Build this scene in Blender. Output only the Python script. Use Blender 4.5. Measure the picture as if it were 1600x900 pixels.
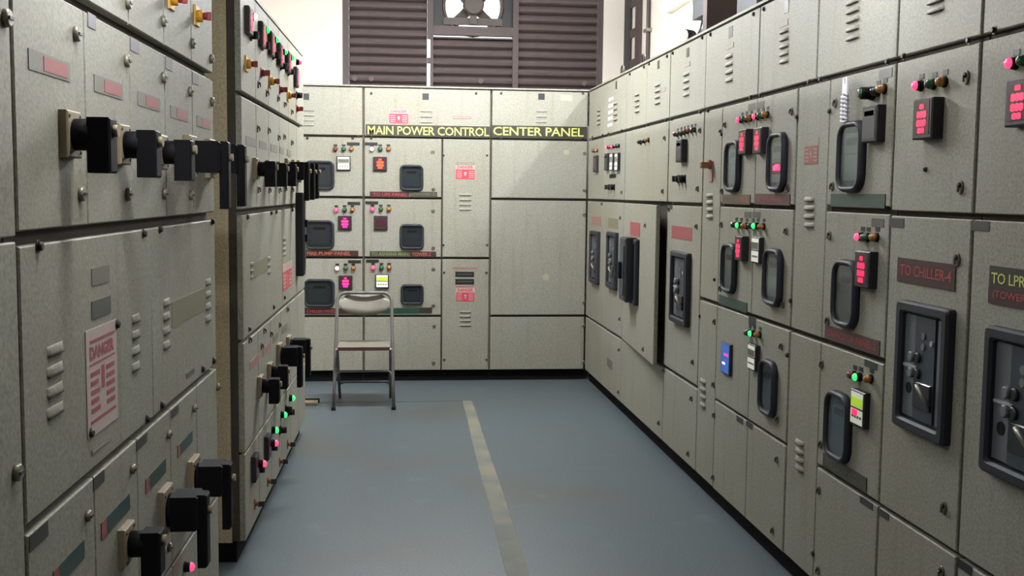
import bpy, bmesh, math, random
from mathutils import Matrix, Vector
random.seed(7)
for o in list(bpy.data.objects): bpy.data.objects.remove(o)
sc = bpy.context.scene
COL = sc.collection

# ------------------------------------------------------------------ camera, world, exposure
CAM_H = 1.45
FPX = 1700.0
YAW, PITCH, ROLL = 0.11031, 0.0875, 0.01105
def _rot():
    cy, sy = math.cos(YAW), math.sin(YAW); cp, sp = math.cos(PITCH), math.sin(PITCH); cr, sr = math.cos(ROLL), math.sin(ROLL)
    Rz = Matrix(((cy, -sy, 0), (sy, cy, 0), (0, 0, 1)))
    M = Matrix(((1, 0, 0), (0, 0, -1), (0, 1, 0)))
    P = Matrix(((1, 0, 0), (0, cp, -sp), (0, sp, cp)))
    Q = Matrix(((cr, -sr, 0), (sr, cr, 0), (0, 0, 1)))
    return Q @ P @ M @ Rz
RM = _rot()
camd = bpy.data.cameras.new('camera'); cam = bpy.data.objects.new('camera', camd); COL.objects.link(cam)
camd.sensor_width = 36; camd.lens = FPX * 36 / 1600; camd.clip_start = 0.02
r0, r1, r2 = RM[0], RM[1], RM[2]
cam.matrix_world = Matrix(((r0[0], -r1[0], -r2[0], 0), (r0[1], -r1[1], -r2[1], 0), (r0[2], -r1[2], -r2[2], CAM_H), (0, 0, 0, 1)))
sc.camera = cam
world = bpy.data.worlds.new('world'); sc.world = world; world.use_nodes = True
world.node_tree.nodes['Background'].inputs[0].default_value = (0.95, 0.98, 1.0, 1)
world.node_tree.nodes['Background'].inputs[1].default_value = 2.2
sc.view_settings.view_transform = 'Standard'; sc.view_settings.look = 'None'
sc.view_settings.gamma = 1.0; sc.view_settings.use_curve_mapping = False
sc.view_settings.exposure = 0.04
# strength of the fluorescent tubes and the added near fills (their fixtures are built further down)
TUBE_LEFT, TUBE_RIGHT, TUBE_FAR, FILL_NEAR, FILL_MID = 720.0, 260.0, 460.0, 116.0, 42.0

def ray(px, py):
    v = Vector(((px - 800) / FPX, (py - 450) / FPX, 1.0))
    return RM.transposed() @ v
C0 = Vector((0, 0, CAM_H))
def on_x(px, py, X):
    d = ray(px, py); return C0 + d * (X / d.x)
def on_y(px, py, Y):
    d = ray(px, py); return C0 + d * (Y / d.y)
def on_z(px, py, Z=0.0):
    d = ray(px, py); return C0 + d * ((Z - CAM_H) / d.z)

# ------------------------------------------------------------------ materials
def lin(c):
    return tuple((x / 255 / 12.92) if x / 255 <= 0.04045 else ((x / 255 + 0.055) / 1.055) ** 2.4 for x in c) + (1,)
MATS = {}
def mat(name, col, rough=0.5, metal=0.0, emit=None, estr=0.0, noise=0.0, nscale=60, bump=0.0, bscale=300, spec=0.5, coat=0.0):
    if name in MATS: return MATS[name]
    m = bpy.data.materials.new(name); m.use_nodes = True
    nt = m.node_tree; b = nt.nodes['Principled BSDF']
    b.inputs['Base Color'].default_value = lin(col); b.inputs['Roughness'].default_value = rough
    b.inputs['Metallic'].default_value = metal; b.inputs['Specular IOR Level'].default_value = spec
    b.inputs['Coat Weight'].default_value = coat
    if emit:
        b.inputs['Emission Color'].default_value = lin(emit); b.inputs['Emission Strength'].default_value = estr
    if noise or bump:
        tc = nt.nodes.new('ShaderNodeTexCoord')
    if noise:
        n = nt.nodes.new('ShaderNodeTexNoise'); n.inputs['Scale'].default_value = nscale; n.inputs['Detail'].default_value = 6
        nt.links.new(tc.outputs['Object'], n.inputs['Vector'])
        mx = nt.nodes.new('ShaderNodeMix'); mx.data_type = 'RGBA'
        c = lin(col)
        mx.inputs['A'].default_value = tuple(x * (1 - noise) for x in c[:3]) + (1,)
        mx.inputs['B'].default_value = tuple(min(1, x * (1 + noise)) for x in c[:3]) + (1,)
        nt.links.new(n.outputs['Fac'], mx.inputs['Factor']); nt.links.new(mx.outputs['Result'], b.inputs['Base Color'])
    if bump:
        n2 = nt.nodes.new('ShaderNodeTexNoise'); n2.inputs['Scale'].default_value = bscale; n2.inputs['Detail'].default_value = 3
        nt.links.new(tc.outputs['Object'], n2.inputs['Vector'])
        bp = nt.nodes.new('ShaderNodeBump'); bp.inputs['Strength'].default_value = bump; bp.inputs['Distance'].default_value = 0.002
        nt.links.new(n2.outputs['Fac'], bp.inputs['Height']); nt.links.new(bp.outputs['Normal'], b.inputs['Normal'])
    MATS[name] = m
    return m

def paint(name, col, rust=0.15):
    """powder coated sheet: fine speckle, broad yellowing, vertical dirt runs"""
    if name in MATS: return MATS[name]
    m = bpy.data.materials.new(name); m.use_nodes = True; nt = m.node_tree; b = nt.nodes['Principled BSDF']
    L = nt.links.new
    b.inputs['Roughness'].default_value = 0.62; b.inputs['Specular IOR Level'].default_value = 0.3
    geo = nt.nodes.new('ShaderNodeNewGeometry')
    fine = nt.nodes.new('ShaderNodeTexNoise'); fine.inputs['Scale'].default_value = 130; fine.inputs['Detail'].default_value = 2
    broad = nt.nodes.new('ShaderNodeTexNoise'); broad.inputs['Scale'].default_value = 1.6; broad.inputs['Detail'].default_value = 7
    mp = nt.nodes.new('ShaderNodeMapping'); mp.inputs['Scale'].default_value = (22, 22, 1.5)
    run = nt.nodes.new('ShaderNodeTexNoise'); run.inputs['Scale'].default_value = 1.0; run.inputs['Detail'].default_value = 5
    L(geo.outputs['Position'], fine.inputs['Vector']); L(geo.outputs['Position'], broad.inputs['Vector'])
    L(geo.outputs['Position'], mp.inputs['Vector']); L(mp.outputs['Vector'], run.inputs['Vector'])
    c = lin(col)
    def mix(fac, a, bb, mode='MIX'):
        x = nt.nodes.new('ShaderNodeMix'); x.data_type = 'RGBA'; x.blend_type = mode
        if isinstance(fac, float): x.inputs['Factor'].default_value = fac
        else: L(fac, x.inputs['Factor'])
        for s, v in (('A', a), ('B', bb)):
            if isinstance(v, tuple): x.inputs[s].default_value = v
            else: L(v, x.inputs[s])
        return x.outputs['Result']
    def ramp(src, lo, hi):
        r = nt.nodes.new('ShaderNodeMapRange'); r.inputs['From Min'].default_value = lo; r.inputs['From Max'].default_value = hi
        L(src, r.inputs['Value']); return r.outputs['Result']
    base = mix(ramp(fine.outputs['Fac'], 0.3, 0.7), tuple(x * 0.78 for x in c[:3]) + (1,), tuple(min(1, x * 1.22) for x in c[:3]) + (1,))
    yel = mix(ramp(broad.outputs['Fac'], 0.35, 0.8), (1, 1, 1, 1), (0.95, 0.90, 0.80, 1))
    dirt = mix(ramp(run.outputs['Fac'], 0.55, 0.85), (1, 1, 1, 1), (0.80, 0.77, 0.70, 1))
    o = mix(1.0, base, yel, 'MULTIPLY'); o = mix(1.0, o, dirt, 'MULTIPLY')
    L(o, b.inputs['Base Color'])
    bp = nt.nodes.new('ShaderNodeBump'); bp.inputs['Strength'].default_value = 0.25; bp.inputs['Distance'].default_value = 0.001
    L(fine.outputs['Fac'], bp.inputs['Height']); L(bp.outputs['Normal'], b.inputs['Normal'])
    MATS[name] = m; return m

paint('panel', (132, 131, 121)); paint('carcass', (172, 162, 138))
mat('gasket_shade', (58, 50, 42), 0.8, noise=0.4, nscale=25)  # gasket brown, with the shade of gaps and slots put into it
mat('black', (20, 20, 21), 0.7, spec=0.15)
mat('plinth', (12, 12, 12), 0.8, spec=0.1)
mat('handle', (17, 16, 19), 0.65, spec=0.12)
mat('plate_beige', (128, 114, 90), 0.6, noise=0.2, nscale=40)
mat('rubber', (40, 41, 47), 0.55, spec=0.25)
mat('meter', (42, 38, 42), 0.5, spec=0.3)
mat('meter_face', (58, 26, 36), 0.3)
mat('relay', (92, 102, 100), 0.5)
mat('relay_dark', (40, 42, 46), 0.4)
mat('steel', (150, 146, 135), 0.4, 0.7)
mat('bolt', (52, 48, 44), 0.5, 0.4)
mat('latch', (92, 87, 76), 0.45, 0.4)
mat('knob', (122, 117, 103), 0.4, 0.3)
mat('danger_dull', (128, 66, 58), 0.5)
mat('white', (205, 204, 198), 0.5)
mat('lcd_off', (92, 98, 82), 0.3)
mat('lcd_white', (232, 234, 220), 0.4, emit=(225, 228, 205), estr=0.12)
mat('lcd_green', (170, 200, 40), 0.4, emit=(150, 195, 40), estr=0.45)
mat('led_red', (255, 40, 60), 0.4, emit=(255, 22, 72), estr=2.2)
mat('led_orange', (255, 80, 40), 0.4, emit=(255, 60, 34), estr=2.4)
mat('led_pink', (255, 60, 130), 0.4, emit=(255, 26, 110), estr=2.2)
mat('screen_blue', (60, 105, 190), 0.3, emit=(50, 100, 190), estr=0.25)
mat('lens_red_lit', (255, 80, 110), 0.3, emit=(255, 45, 85), estr=3.0)
mat('lens_white_lit', (255, 220, 220), 0.3, emit=(255, 160, 165), estr=4.0)
mat('lens_green_lit', (80, 255, 130), 0.3, emit=(30, 255, 90), estr=2.6)
mat('lens_red', (112, 44, 42), 0.25, coat=0.3)
mat('lens_green', (44, 84, 56), 0.25, coat=0.3)
mat('lens_amber', (150, 98, 40), 0.25, coat=0.3)
mat('lens_dark', (30, 32, 32), 0.3, coat=0.3)
mat('tag_black', (17, 17, 17), 0.5); mat('tag_grey', (72, 72, 68), 0.5); mat('tag_dark', (44, 43, 39), 0.5)
mat('tag_purple', (74, 69, 76), 0.5)
mat('lab_grey', (98, 95, 86), 0.6, noise=0.2, nscale=90); mat('lab_red', (132, 66, 66), 0.6, noise=0.25, nscale=90)
mat('lab_yellow', (108, 104, 80), 0.6, noise=0.2, nscale=90); mat('lab_pink', (136, 100, 92), 0.6, noise=0.2, nscale=90)
mat('np_black', (38, 36, 26), 0.45); mat('np_maroon', (50, 26, 28), 0.45, noise=0.2, nscale=50)
mat('np_brown', (74, 62, 47), 0.45, noise=0.25, nscale=60); mat('np_mauve', (68, 42, 44), 0.45, noise=0.25, nscale=60)
mat('np_green', (36, 60, 52), 0.45, noise=0.3, nscale=60); mat('np_dkgreen', (26, 56, 42), 0.45, noise=0.3, nscale=60)
mat('np_olive', (52, 54, 40), 0.45, noise=0.3, nscale=60)
mat('tx_yellow', (186, 190, 100), 0.5); mat('tx_red', (150, 54, 54), 0.5); mat('tx_orange', (160, 84, 56), 0.5)
mat('tx_green', (112, 122, 78), 0.5); mat('tx_dim', (92, 88, 70), 0.5); mat('tx_white', (226, 220, 205), 0.5)
mat('danger_red', (172, 56, 72), 0.4); mat('danger_pale', (178, 150, 144), 0.4)
mat('paper', (170, 154, 146), 0.6); mat('print_red', (142, 72, 80), 0.6)
mat('rot_yellow', (196, 148, 48), 0.5); mat('rot_red', (128, 34, 34), 0.5)
mat('rust', (128, 84, 56), 0.8)
mat('wall_white', (216, 208, 196), 0.9, noise=0.06, nscale=3)
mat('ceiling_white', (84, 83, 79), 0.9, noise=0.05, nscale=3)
mat('slat', (78, 67, 66), 0.55, noise=0.22, nscale=14, spec=0.35); mat('frame_brown', (66, 53, 52), 0.6, noise=0.2, nscale=12)
mat('fan_brown', (66, 56, 50), 0.6, noise=0.2, nscale=20)
mat('fan_dark', (30, 29, 32), 0.6)
mat('chair_metal', (98, 95, 92), 0.45, 0.3, noise=0.2, nscale=40); mat('chair_pan', (122, 118, 107), 0.5, 0.0, noise=0.15, nscale=25)
mat('chair_edge', (72, 44, 40), 0.6)
mat('box_grey', (54, 57, 60), 0.6); mat('duct_brown', (84, 68, 66), 0.6)
mat('tube', (255, 255, 255), 0.3)
mat('seam', (70, 74, 74), 0.9); mat('wood', (110, 96, 78), 0.8, noise=0.3, nscale=50)
mat('stain', (150, 146, 126), 0.7, noise=0.2, nscale=120)
mat('lightgrey', (150, 152, 154), 0.35); mat('cloth_white', (222, 222, 230), 0.6)
mat('bk_strip', (98, 104, 106), 0.4, 0.2); mat('bk_blue', (46, 54, 64), 0.4); mat('bk_dark', (30, 32, 36), 0.35)

def glass_mat():
    m = bpy.data.materials.new('window_glass'); m.use_nodes = True; nt = m.node_tree
    for n in list(nt.nodes): nt.nodes.remove(n)
    out = nt.nodes.new('ShaderNodeOutputMaterial'); mx = nt.nodes.new('ShaderNodeMixShader')
    tr = nt.nodes.new('ShaderNodeBsdfTransparent'); tr.inputs[0].default_value = (0.88, 0.91, 0.92, 1)
    gl = nt.nodes.new('ShaderNodeBsdfGlossy'); gl.inputs['Roughness'].default_value = 0.12; gl.inputs[0].default_value = (0.8, 0.85, 0.9, 1)
    lw = nt.nodes.new('ShaderNodeLayerWeight'); lw.inputs['Blend'].default_value = 0.3
    mr = nt.nodes.new('ShaderNodeMapRange'); mr.inputs['To Min'].default_value = 0.03; mr.inputs['To Max'].default_value = 0.3
    nt.links.new(lw.outputs['Facing'], mr.inputs['Value']); nt.links.new(mr.outputs[0], mx.inputs[0]); nt.links.new(tr.outputs[0], mx.inputs[1]); nt.links.new(gl.outputs[0], mx.inputs[2])
    nt.links.new(mx.outputs[0], out.inputs[0]); MATS['glass'] = m
glass_mat()

def floor_mat():
    m = bpy.data.materials.new('floor_paint'); m.use_nodes = True; nt = m.node_tree; b = nt.nodes['Principled BSDF']; L = nt.links.new
    b.inputs['Roughness'].default_value = 0.42; b.inputs['Specular IOR Level'].default_value = 0.5
    geo = nt.nodes.new('ShaderNodeNewGeometry')
    def noise(s, d):
        n = nt.nodes.new('ShaderNodeTexNoise'); n.inputs['Scale'].default_value = s; n.inputs['Detail'].default_value = d
        L(geo.outputs['Position'], n.inputs['Vector']); return n.outputs['Fac']
    def mr(src, lo, hi):
        r = nt.nodes.new('ShaderNodeMapRange'); r.inputs['From Min'].default_value = lo; r.inputs['From Max'].default_value = hi; L(src, r.inputs['Value']); return r.outputs['Result']
    def mix(f, a, bb, mode='MIX'):
        x = nt.nodes.new('ShaderNodeMix'); x.data_type = 'RGBA'; x.blend_type = mode
        if isinstance(f, float): x.inputs['Factor'].default_value = f
        else: L(f, x.inputs['Factor'])
        for s, v in (('A', a), ('B', bb)):
            if isinstance(v, tuple): x.inputs[s].default_value = v
            else: L(v, x.inputs[s])
        return x.outputs['Result']
    a = mix(mr(noise(90, 3), 0.3, 0.7), lin((69, 79, 85)), lin((85, 94, 99)))
    a = mix(mr(noise(1.1, 6), 0.5, 0.78), a, lin((78, 78, 72)))
    a = mix(mr(noise(4.0, 8), 0.62, 0.85), a, lin((98, 107, 111)))
    L(a, b.inputs['Base Color']); MATS['floor'] = m
floor_mat()

# ------------------------------------------------------------------ mesh building
class MB:
    def __init__(s): s.v = []; s.f = []; s.m = []; s.mats = []; s.smooth = []
    def mi(s, name):
        if name not in s.mats: s.mats.append(name)
        return s.mats.index(name)
    def face(s, idx, m, sm=False): s.f.append(idx); s.m.append(s.mi(m)); s.smooth.append(sm)
    def box(s, x0, x1, y0, y1, z0, z1, m, bev=0.0):
        """box; bev chamfers the edges of its front (-y) face"""
        n = len(s.v)
        if bev:
            s.v += [(x0, y1, z0), (x1, y1, z0), (x1, y1, z1), (x0, y1, z1),
                    (x0, y0 + bev, z0), (x1, y0 + bev, z0), (x1, y0 + bev, z1), (x0, y0 + bev, z1),
                    (x0 + bev, y0, z0 + bev), (x1 - bev, y0, z0 + bev), (x1 - bev, y0, z1 - bev), (x0 + bev, y0, z1 - bev)]
            for a, b in ((0, 4), (4, 8)):
                for i in range(4):
                    j = (i + 1) % 4
                    s.face((n + a + i, n + a + j, n + b + j, n + b + i), m)
            s.face((n + 8, n + 9, n + 10, n + 11), m); s.face((n + 3, n + 2, n + 1, n), m)
        else:
            s.v += [(x0, y0, z0), (x1, y0, z0), (x1, y1, z0), (x0, y1, z0), (x0, y0, z1), (x1, y0, z1), (x1, y1, z1), (x0, y1, z1)]
            for q in ((3, 2, 1, 0), (4, 5, 6, 7), (0, 1, 5, 4), (1, 2, 6, 5), (2, 3, 7, 6), (3, 0, 4, 7)):
                s.face(tuple(n + i for i in q), m)
        return s
    def prism(s, pts, y0, y1, m, bev=0.0, sm=False):
        """polygon pts (x,z, counter-clockwise seen from -y) extruded from y1 (back) to y0 (front)"""
        n = len(s.v); k = len(pts)
        cx = sum(p[0] for p in pts) / k; cz = sum(p[1] for p in pts) / k
        rings = [(y1, 0.0), (y0 + bev, 0.0)] + ([(y0, bev)] if bev else [])
        for y, ins in rings:
            for x, z in pts:
                dx, dz = x - cx, z - cz; d = math.hypot(dx, dz) or 1
                s.v.append((x - dx / d * ins, y, z - dz / d * ins))
        for r in range(len(rings) - 1):
            for i in range(k):
                j = (i + 1) % k
                s.face((n + r * k + i, n + r * k + j, n + (r + 1) * k + j, n + (r + 1) * k + i), m, sm)
        last = n + (len(rings) - 1) * k
        s.face(tuple(last + i for i in range(k)), m); s.face(tuple(n + i for i in reversed(range(k))), m)
        return s
    def cyl(s, cx, cz, r, y0, y1, m, seg=14, bev=0.0):
        return s.prism([(cx + r * math.cos(2 * math.pi * i / seg), cz + r * math.sin(2 * math.pi * i / seg)) for i in range(seg)], y0, y1, m, bev, True)
    def dome(s, cx, cz, r, y, h, m, seg=12, rings=3):
        n = len(s.v)
        for k in range(rings):
            a = k * math.pi / 2 / rings
            for i in range(seg):
                t = 2 * math.pi * i / seg
                s.v.append((cx + r * math.cos(a) * math.cos(t), y - h * math.sin(a), cz + r * math.cos(a) * math.sin(t)))
        s.v.append((cx, y - h, cz))
        for k in range(rings - 1):
            for i in range(seg):
                j = (i + 1) % seg
                s.face((n + k * seg + i, n + k * seg + j, n + (k + 1) * seg + j, n + (k + 1) * seg + i), m, True)
        for i in range(seg):
            s.face((n + (rings - 1) * seg + i, n + (rings - 1) * seg + (i + 1) % seg, n + rings * seg), m, True)
        return s
    def loft(s, loops, m, sm=True, close=True):
        """skin between closed loops of equal vertex count"""
        n = len(s.v); k = len(loops[0])
        for lp in loops: s.v += [tuple(p) for p in lp]
        R = len(loops)
        for r in range(R if close else R - 1):
            q = (r + 1) % R
            for i in range(k):
                j = (i + 1) % k
                s.face((n + r * k + i, n + r * k + j, n + q * k + j, n + q * k + i), m, sm)
        return s
    def tube(s, pts, r, m, seg=8, caps=True):
        pts = [Vector(p) for p in pts]; n = len(s.v); up = None
        for i, p in enumerate(pts):
            t = (pts[min(i + 1, len(pts) - 1)] - pts[max(i - 1, 0)]).normalized()
            if up is None: up = Vector((0, 0, 1)) if abs(t.z) < 0.9 else Vector((1, 0, 0))
            a = t.cross(up).normalized(); b = a.cross(t).normalized(); up = b
            for k in range(seg):
                w = 2 * math.pi * k / seg
                s.v.append(tuple(p + a * r * math.cos(w) + b * r * math.sin(w)))
        for i in range(len(pts) - 1):
            for k in range(seg):
                l = (k + 1) % seg
                s.face((n + i * seg + k, n + i * seg + l, n + (i + 1) * seg + l, n + (i + 1) * seg + k), m, True)
        if caps:
            s.face(tuple(n + k for k in reversed(range(seg))), m); e = n + (len(pts) - 1) * seg
            s.face(tuple(e + k for k in range(seg)), m)
        return s
    def add(s, verts, faces, m):
        n = len(s.v); s.v += verts
        for f in faces: s.face(tuple(n + i for i in f), m)
        return s
    def mesh(s, name):
        me = bpy.data.meshes.new(name); me.from_pydata(s.v, [], s.f)
        for q in s.mats: me.materials.append(MATS[q])
        me.polygons.foreach_set('material_index', s.m); me.polygons.foreach_set('use_smooth', s.smooth)
        me.update()
        bm = bmesh.new(); bm.from_mesh(me); bmesh.ops.recalc_face_normals(bm, faces=bm.faces); bm.to_mesh(me); bm.free()
        return me
CACHE = {}
def cached(key, fn):
    if key not in CACHE: CACHE[key] = fn().mesh(str(key[0]))
    return CACHE[key]
def link(name, me, parent=None, loc=(0, 0, 0), rz=0.0):
    o = bpy.data.objects.new(name, me); COL.objects.link(o)
    if parent: o.parent = parent
    o.location = loc; o.rotation_euler = (0, 0, rz); return o
def thing(name, label, cat, loc=(0, 0, 0), rz=0.0, group=None, me=None):
    o = link(name, me, None, loc, rz); o['label'] = label; o['category'] = cat
    if group: o['group'] = group
    return o
def struct(name, mb):
    o = link(name, mb.mesh(name)); o['kind'] = 'structure'; return o

TXT = {}
def text_geo(s, bold=0.0):
    """font outline as flat geometry, scaled to the unit square"""
    if (s, bold) in TXT: return TXT[(s, bold)]
    cu = bpy.data.curves.new('t', 'FONT'); cu.body = s; cu.size = 1; cu.offset = bold; cu.resolution_u = 2; cu.fill_mode = 'FRONT'
    cu.space_character = 0.95
    ob = bpy.data.objects.new('t', cu); COL.objects.link(ob)
    dg = bpy.context.evaluated_depsgraph_get(); me = bpy.data.meshes.new_from_object(ob.evaluated_get(dg))
    vs = [v.co.copy() for v in me.vertices]; fs = [tuple(p.vertices) for p in me.polygons]
    x0 = min(v.x for v in vs); x1 = max(v.x for v in vs); y0 = min(v.y for v in vs); y1 = max(v.y for v in vs)
    vs = [((v.x - x0) / (x1 - x0), (v.y - y0) / (y1 - y0)) for v in vs]
    bpy.data.objects.remove(ob); bpy.data.curves.remove(cu); bpy.data.meshes.remove(me)
    TXT[(s, bold)] = (vs, fs); return vs, fs
def put_text(mb, s, x0, x1, z0, z1, y, m, bold=0.02):
    vs, fs = text_geo(s, bold)
    mb.add([(x0 + a * (x1 - x0), y, z0 + b * (z1 - z0)) for a, b in vs], fs, m)

# ------------------------------------------------------------------ walls of cabinets: frames and unprojection
class Bank:
    def __init__(s, P0, rot):
        s.P0 = Vector((P0[0], P0[1], 0)); s.rot = rot
        s.ex = Vector((math.cos(rot), math.sin(rot), 0)); s.ey = Vector((-math.sin(rot), math.cos(rot), 0)); s.doors = []
    def at(s, px, py, out=0.0):
        """pixel -> (u, z) on the door plane, shifted outwards by out"""
        d = ray(px, py); P = s.P0 - s.ey * out
        t = (P - C0).dot(s.ey) / d.dot(s.ey); w = C0 + d * t
        return (w - P).dot(s.ex), w.z
    def size(s, px, py, w, h):
        a = s.at(px - w / 2, py)[0]; b = s.at(px + w / 2, py)[0]
        return abs(b - a), abs(s.at(px, py - h / 2)[1] - s.at(px, py + h / 2)[1])
    def world(s, u, y=0.0, z=0.0):
        p = s.P0 + s.ex * u + s.ey * y; return (p.x, p.y, z)
LA = 0.02177
BACK = Bank((0, 8.3), 0.0)
RIGHT = Bank((1.515, 0), -math.pi / 2)
LEFT = Bank((-0.68 * math.cos(LA), 0.68 * math.sin(LA)), math.pi / 2 - LA)
ZTOP, ZA, Z1, ZM, Z2, ZK = 2.225, 1.855, 1.40, 0.947, 0.503, 0.078
PROUD = 0.022

class Cab:
    def __init__(s, bank, label, u0, u1, depth, ztop=ZTOP, top=None):
        s.bank = bank; s.u0 = u0; s.u1 = u1
        s.o = thing('switchgear_cabinet', label, 'cabinet', bank.world(u0), bank.rot)
        w = u1 - u0
        mb = MB(); mb.box(0.0, w, 0.03, depth, ZK, ztop, 'carcass'); s.body = link('carcass', mb.mesh('carcass'), s.o)
        mb = MB(); mb.box(0.004, w - 0.004, 0.002, 0.03, ZK + 0.004, ztop - 0.004, 'gasket_shade'); link('gasket_shade_backing', mb.mesh('gasket_shade_backing'), s.o)  # dark backing sheet: gasket colour plus painted shade for the door gaps
        mb = MB(); mb.box(0.002, w - 0.002, 0.012, depth - 0.01, 0, ZK - 0.004, 'plinth'); link('plinth', mb.mesh('plinth'), s.o)
        mb = MB(); mb.box(0.0, w, -PROUD, depth, ztop + 0.001, ztop + 0.012, 'panel'); link('roof_sheet', mb.mesh('roof_sheet'), s.o)
    def door(s, u0, u1, z0, z1, gx=0.004, gz=0.009, name='door', open_deg=0.0):
        gl, gr = (gx if isinstance(gx, tuple) else (gx, gx)); gb, gt = (gz if isinstance(gz, tuple) else (gz, gz))
        a, b, c, d = u0 + gl, u1 - gr, z0 + gb, z1 - gt
        w, h = b - a, d - c
        def mk():
            mb = MB(); mb.box(0, w, -PROUD, 0.0, 0, h, 'panel', bev=0.003); return mb
        o = link(name, cached((name, round(w, 4), round(h, 4)), mk), s.o, (a - s.u0, 0, c), -math.radians(open_deg))
        s.bank.doors.append((a, b, c, d, o)); return o

def find(bank, u, z):
    best = None; bd = 1e9
    for a, b, c, d, o in bank.doors:
        dx = max(a - u, 0, u - b); dz = max(c - z, 0, z - d); q = dx + dz
        if q < bd: bd = q; best = (a, b, c, d, o)
    return best
def put(bank, name, me, u, z):
    a, b, c, d, o = find(bank, u, z)
    return link(name, me, o, (u - a, -PROUD, z - c))
def putpx(bank, name, me, px, py):
    u, z = bank.at(px, py, PROUD); return put(bank, name, me, u, z)

# ------------------------------------------------------------------ devices (origin on the door face, -y outwards)
def m_lamp(kind, r=0.013):
    def mk():
        mb = MB(); mb.cyl(0, 0, r * 1.15, -0.006, 0, 'black', 12); mb.cyl(0, 0, r, -0.018, -0.006, 'black' if 'lit' in kind else kind, 12)
        mb.dome(0, 0, r * 0.95, -0.018, r * 0.8, kind, 12, 3); return mb
    return cached(('indicator_lamp', kind, r), mk)
def m_plate(w, h, m, t=0.0015):
    w = round(w, 3); h = round(h, 3)
    def mk():
        mb = MB(); mb.box(-w / 2, w / 2, -t, 0, -h / 2, h / 2, m); return mb
    return cached(('plate', w, h, m, t), mk)
def m_outline(w, h, m, t=0.003):
    def mk():
        mb = MB(); mb.box(-w / 2, w / 2, -0.0012, 0, -h / 2, h / 2, m); mb.box(-w / 2 + t, w / 2 - t, -0.002, -0.0012, -h / 2 + t, h / 2 - t, 'panel'); return mb
    return cached(('slot_label', round(w, 3), round(h, 3), m), mk)
def m_nameplate(w, h, bg, runs, t=0.003):
    """runs: list of (text, material, x0, x1, z0, z1) in fractions of the plate"""
    mb = MB(); mb.box(-w / 2, w / 2, -t, 0, -h / 2, h / 2, bg)
    for s, m, a, b, c, d in runs:
        put_text(mb, s, -w / 2 + a * w, -w / 2 + b * w, -h / 2 + c * h, -h / 2 + d * h, -t - 0.0007, m, 0.008)
    return mb.mesh('nameplate')
DIG = {}
def m_meter(kind, w=0.1, h=0.1, depth=0.02):
    def mk():
        mb = MB(); mb.box(-w / 2, w / 2, -depth, 0, -h / 2, h / 2, 'meter', 0.004)
        f = -depth - 0.001
        def panel(x0, x1, z0, z1, m, e=0.0): mb.box(x0 * w, x1 * w, f - e, -depth, z0 * h, z1 * h, m)
        if kind in ('red', 'orange', 'pink'):
            led = {'red': 'led_red', 'orange': 'led_orange', 'pink': 'led_pink'}[kind]
            panel(-0.38, 0.38, -0.38, 0.42, 'meter_face')
            put_text(mb, '88', -0.11 * w, 0.11 * w, 0.24 * h, 0.36 * h, f - 0.001, led, 0.03)
            for z0, z1, s in ((0.02, 0.19, '888'), (-0.19, -0.02, '888'), (-0.36, -0.22, '88')):
                k = 0.25 if s == '888' else 0.18
                put_text(mb, s, -k * w, k * w, z0 * h, z1 * h, f - 0.001, led, 0.045)
        elif kind == 'off':
            panel(-0.40, 0.40, -0.30, 0.34, 'meter_face'); panel(-0.40, 0.40, -0.43, -0.34, 'relay_dark')
        elif kind == 'dark':
            panel(-0.40, 0.40, -0.40, 0.42, 'relay_dark'); panel(-0.32, 0.32, 0.22, 0.36, 'relay')
        elif kind in ('lcd', 'lcdg', 'lcdy'):
            panel(-0.42, 0.42, -0.44, 0.44, 'lcd_white'); panel(-0.40, 0.40, 0.04, 0.30, 'lcd_off' if kind == 'lcd' else 'lcd_green', 0.0008)
            panel(-0.44, 0.44, -0.02, 0.02, 'meter', 0.0008)
            for i in range(4): panel(-0.32 + i * 0.18, -0.2 + i * 0.18, -0.27, -0.2, 'tag_grey', 0.0008)
            if kind == 'lcdy': panel(-0.30, 0.05, -0.20, -0.04, 'led_red', 0.002)
        elif kind == 'blue':
            panel(-0.42, 0.42, -0.46, 0.46, 'screen_blue'); panel(-0.10, 0.34, 0.10, 0.16, 'led_pink', 0.0008); panel(-0.26, 0.02, -0.20, -0.14, 'lens_white_lit', 0.0008)
        return mb
    return cached(('panel_meter', kind, round(w, 3), round(h, 3), depth), mk)
def rrect(w, h, r, n=5):
    pts = []
    for cx, cz, a0 in ((w / 2 - r, h / 2 - r, 0), (-w / 2 + r, h / 2 - r, 90), (-w / 2 + r, -h / 2 + r, 180), (w / 2 - r, -h / 2 + r, 270)):
        for i in range(n + 1):
            a = math.radians(a0 + 90 * i / n); pts.append((cx + r * math.cos(a), cz + r * math.sin(a)))
    return pts
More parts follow.
